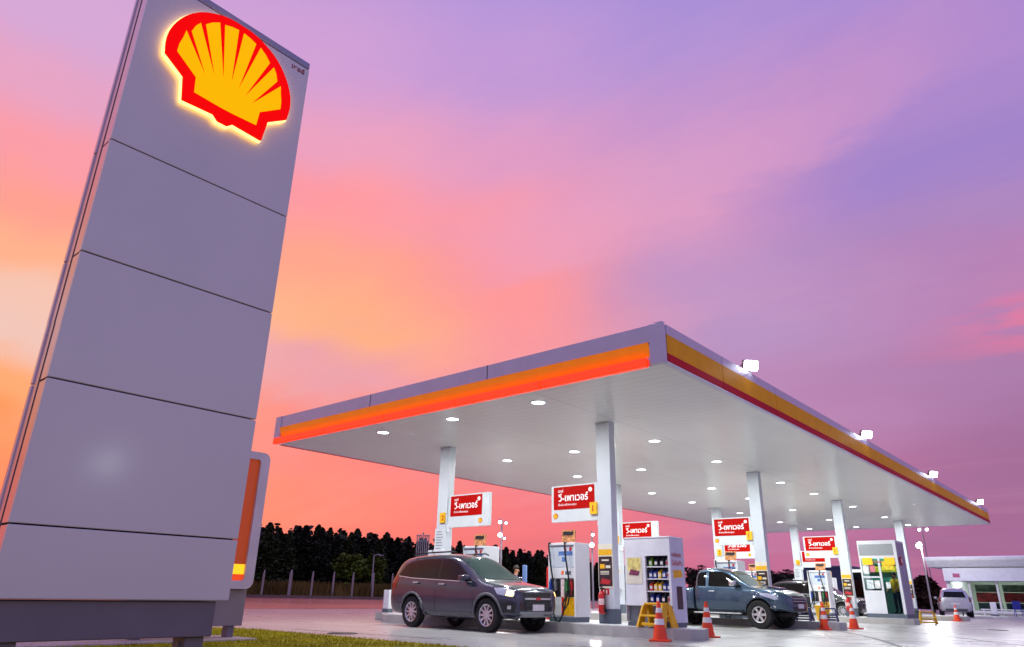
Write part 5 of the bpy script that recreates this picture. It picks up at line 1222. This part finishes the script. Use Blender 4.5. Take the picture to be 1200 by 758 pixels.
tag(b.build('kerb_wall', mat('kerb_wall', (112,92,86), 0.8, var=0.15)), 'low concrete kerb wall along the foot of the fence posts', 'wall')

# ================================================================ TREES
def leafmat(name, c): return mat(name, c, 0.7, var=0.45, vs=1.3, spec=0.2)
LEAF = [leafmat('leaf_dark', (50,50,38)), leafmat('leaf_olive', (92,104,36)), leafmat('leaf_mid', (60,66,40))]
BARK = mat('bark', (70,56,48), 0.9, var=0.3)
def crown(bm, rnd, h, r, kind, n):
    for i in range(n):
        if kind == 'spire':
            tt = rnd.random()**0.8; z = h*(0.14+0.86*tt); rr = r*(1-tt**1.9)**0.78*(0.82+0.18*math.sin(tt*21))*math.sqrt(rnd.uniform(0.05,1))
        else:
            tt = rnd.random(); z = h*(0.2+0.8*tt); rr = r*math.sin(math.pi*(0.12+0.85*tt))**0.7*math.sqrt(rnd.random())
        a = rnd.uniform(0,6.283); c = Vector((rr*math.cos(a), rr*math.sin(a), z))
        s = rnd.uniform(0.13,0.30)*(0.7 if kind == 'bush' else 1.0); q = Matrix.Rotation(rnd.uniform(0,6.28),3,'Z') @ Matrix.Rotation(rnd.uniform(-1.1,1.1),3,'X')
        pts = [q @ Vector(p) for p in ((-s,-s*.5,0),(s*.3,-s*.7,0),(s,.1*s,0),(.2*s,s*.6,0),(-.7*s,.5*s,0))]
        bm.faces.new([bm.verts.new(c+p) for p in pts])
def tree_proto(h, r, kind, n, lm, seed, name, label, cat, group):
    rnd = random.Random(seed)
    t = thing(name, label, cat, (0,0,0), 0, group)
    b = MB(); cs = []
    if kind == 'spire':
        crown(b.bm, rnd, h, r, 'spire', n)
        for k in range(3):                                   # side leaders break the outline
            sb = MB(); crown(sb.bm, rnd, h*rnd.uniform(.55,.8), r*.6, 'spire', n//6); a = rnd.uniform(0,6.28)
            for f_ in sb.bm.faces: b.bm.faces.new([b.bm.verts.new(v.co+Vector((r*.55*math.cos(a), r*.55*math.sin(a), h*.1))) for v in f_.verts])
            sb.bm.free()
    else:
        for k in range(7 if kind == 'round' else 4):
            sb = MB(); hh = h*rnd.uniform(.35,.6); crown(sb.bm, rnd, hh, r*rnd.uniform(.4,.65), kind, n//6); a = rnd.uniform(0,6.28); q = r*rnd.uniform(0,.55); zz = (0.0 if k < 3 else rnd.uniform(0, h-hh)) if kind in ('bush','hedge') else rnd.uniform(.2*h, h-hh)
            for f_ in sb.bm.faces: b.bm.faces.new([b.bm.verts.new(v.co+Vector((q*math.cos(a), q*math.sin(a), zz))) for v in f_.verts])
            sb.bm.free()
    b.build('crown', lm, t, normals=False)
    if kind not in ('bush',):
        tb = MB(); tb.cyl((0,0,0),(0.05,0.03,h*.55),0.14,0.07,n=8); tb.cyl((0.05,0.03,h*.55),(0,0,h*.93),0.07,0.015,n=6)
        for k in range(6): 
            a = rnd.uniform(0,6.28); z = h*rnd.uniform(.25,.75); tb.cyl((0.03,0.02,z),(r*.6*math.cos(a),r*.6*math.sin(a),z+h*.08),0.035,0.01,n=5)
        tb.build('trunk', BARK, t)
    return t
CX, CY = -11.3, -6.0
WL = 'dark slim evergreen in the wood beyond the fence'
protos_t = [tree_proto(9.2, 2.1, 'spire', 1900, LEAF[(0,2,0,2,0)[i]], 11+i, 'wood_tree', WL, 'tree', 'evergreens in the wood beyond the fence') for i in range(5)]
dist_t = [(76,86),(59,96),(51.4,104),(45.6,118),(41.1,132),(37.9,140),(34.6,160),(31.0,176)]
hgt = [(76,8.9),(67,9.0),(59,8.9),(51.4,8.9),(45.6,8.6),(41.1,8.8),(37.9,8.9),(34.6,8.2),(31.0,8.2)]
def interp(tab, a):
    for (a0, v0), (a1, v1) in zip(tab[:-1], tab[1:]):
        if a <= a0 and a >= a1: return v0+(v1-v0)*(a0-a)/(a0-a1)
    return tab[0][1] if a > tab[0][0] else tab[-1][1]
rnd = random.Random(21); used = set(); cnt = 0
for row in range(3):
    a = 79.0
    while a > 31.5:
        D = interp(dist_t, a) + row*3.2 + rnd.uniform(-1.2,1.2); aa = R(a+rnd.uniform(-.25,.25))
        x, y = CX+D*math.cos(aa), CY+D*math.sin(aa); hs = interp(hgt, a)/9.2*rnd.uniform(.88,1.05)*(1.0 if row else .94)
        k = rnd.randrange(5); scl = (rnd.uniform(.85,1.15),)*2+(hs,)
        if k not in used: o_ = protos_t[k]; used.add(k); o_.location = (x,y,0); o_.rotation_euler = (0,0,rnd.uniform(0,6.28)); o_.scale = scl
        else: dup(protos_t[k], (x,y,0), rnd.uniform(0,6.28), scale=scl)
        cnt += 1
        a -= math.degrees(rnd.uniform(1.7,2.5)/D)*1.0
# undergrowth along the fence, and the far wood that fills behind the trees
b = MB(); rnd = random.Random(5)
for i in range(26000):
    a = rnd.uniform(31,78); D = interp(dist_t, a)+rnd.uniform(1,11); z = rnd.random()**0.85*(7.7+.6*math.sin(a*5.3)+.5*math.sin(a*13.7)+.5*math.sin(a*31))*interp(hgt, a)/8.9; s = rnd.uniform(.22,.5)
    c = Vector((CX+D*math.cos(R(a)), CY+D*math.sin(R(a)), z)); q = Matrix.Rotation(rnd.uniform(0,6.28),3,'Z') @ Matrix.Rotation(rnd.uniform(.4,1.6),3,'X')
    b.bm.faces.new([b.bm.verts.new(c+q @ Vector(p)) for p in ((-s,-s*.6,0),(s*.4,-s*.8,0),(s,.2*s,0),(.1*s,s*.7,0),(-.8*s,.5*s,0))])
tag(b.build('woodland', LEAF[0], normals=False), 'dark mass of foliage filling the wood behind the front trees', 'woodland', kind='stuff')
b = MB(); rnd = random.Random(6); 
for i in range(9000):
    a = rnd.uniform(48,62); D = rnd.uniform(84,92)*(1.0 if a > 51 else 1.02); z = rnd.random()**1.5*1.5; s = rnd.uniform(.04,.12)
    c = Vector((CX+D*math.cos(R(a)), CY+D*math.sin(R(a)), 0.02)); 
    b.bm.faces.new([b.bm.verts.new(p) for p in (c+Vector((-s,s,0)), c+Vector((s,-s,0)), c+Vector((rnd.gauss(0,.2),rnd.gauss(0,.2),.4+z)))])
tag(b.build('tall_grass', mat('dry_grass', (104,82,42), 0.85, var=0.5, vs=0.25, spec=0.1), normals=False), 'tall dry brown grass behind the concrete fence posts', 'grass', kind='stuff')
def polar(a, D): return (CX+D*math.cos(R(a)), CY+D*math.sin(R(a)), 0)
o_ = tree_proto(6.6, 2.6, 'round', 1700, LEAF[1], 40, 'broadleaf_tree', 'rounded olive green tree standing in front of the dark evergreens', 'tree', None); o_.location = polar(52.6, 96)
o_ = tree_proto(6.0, 2.0, 'round', 1500, LEAF[1], 41, 'broadleaf_tree', 'smaller olive green tree right of the rounded one before the wood', 'tree', None); o_.location = polar(50.9, 98)
o_ = tree_proto(2.7, 1.5, 'bush', 700, leafmat('leaf_bright', (96,116,34)), 42, 'bush', 'bright green bush behind the fence posts', 'bush', None); o_.location = polar(53.0, 87.5)
o_ = tree_proto(1.6, 1.7, 'bush', 500, leafmat('leaf_yellow', (92,104,36)), 43, 'bush', 'low yellow green bush by the grey street lamp', 'bush', None); o_.location = polar(50.8, 88)
o_ = tree_proto(2.2, 2.0, 'bush', 600, LEAF[2], 44, 'bush', 'dark green bush behind the leftmost fence posts', 'bush', None); o_.location = polar(57.8, 88)
# trees past the pumps on the right
rt_ = tree_proto(6.0, 3.4, 'round', 1500, LEAF[0], 50, 'far_tree', 'dark far tree low on the horizon seen between the canopy columns', 'tree', 'far trees between the canopy columns')
rt_.location = polar(26.9, 150); rt_.scale = (1,1,1.15)
for a, D, s in ((28.6,160,.85),(25.2,150,.8),(23.6,150,.9),(22.0,150,1.0),(20.9,150,1.05),(20.0,150,.95),(19.2,140,.95),(18.2,130,.85),(30.4,165,1.0),(29.4,170,.9)):
    dup(rt_, polar(a, D), rnd.uniform(0,6.28), scale=(s,s,s*1.0))
o_ = tree_proto(4.2, 2.0, 'hedge', 4500, leafmat('leaf_reddish', (66,46,40)), 51, 'leafy_tree', 'dark reddish tree beside the left end of the white store', 'tree', None); o_.location = (66.5,9.6,0)
o_ = tree_proto(2.9, 1.3, 'bush', 900, LEAF[1], 52, 'leafy_tree', 'small olive tree behind the column right of the kiosk', 'tree', None); o_.location = (56.5,9.6,0)
for a, D, l, h in ((15.2,52,'potted green shrub left of the light mast by the store',1.5),):
    o_ = tree_proto(h, .7, 'bush', 400, leafmat('leaf_bright', (96,116,34)), 53, 'bush', l, 'bush', None); o_.location = polar(a-1.0, D)
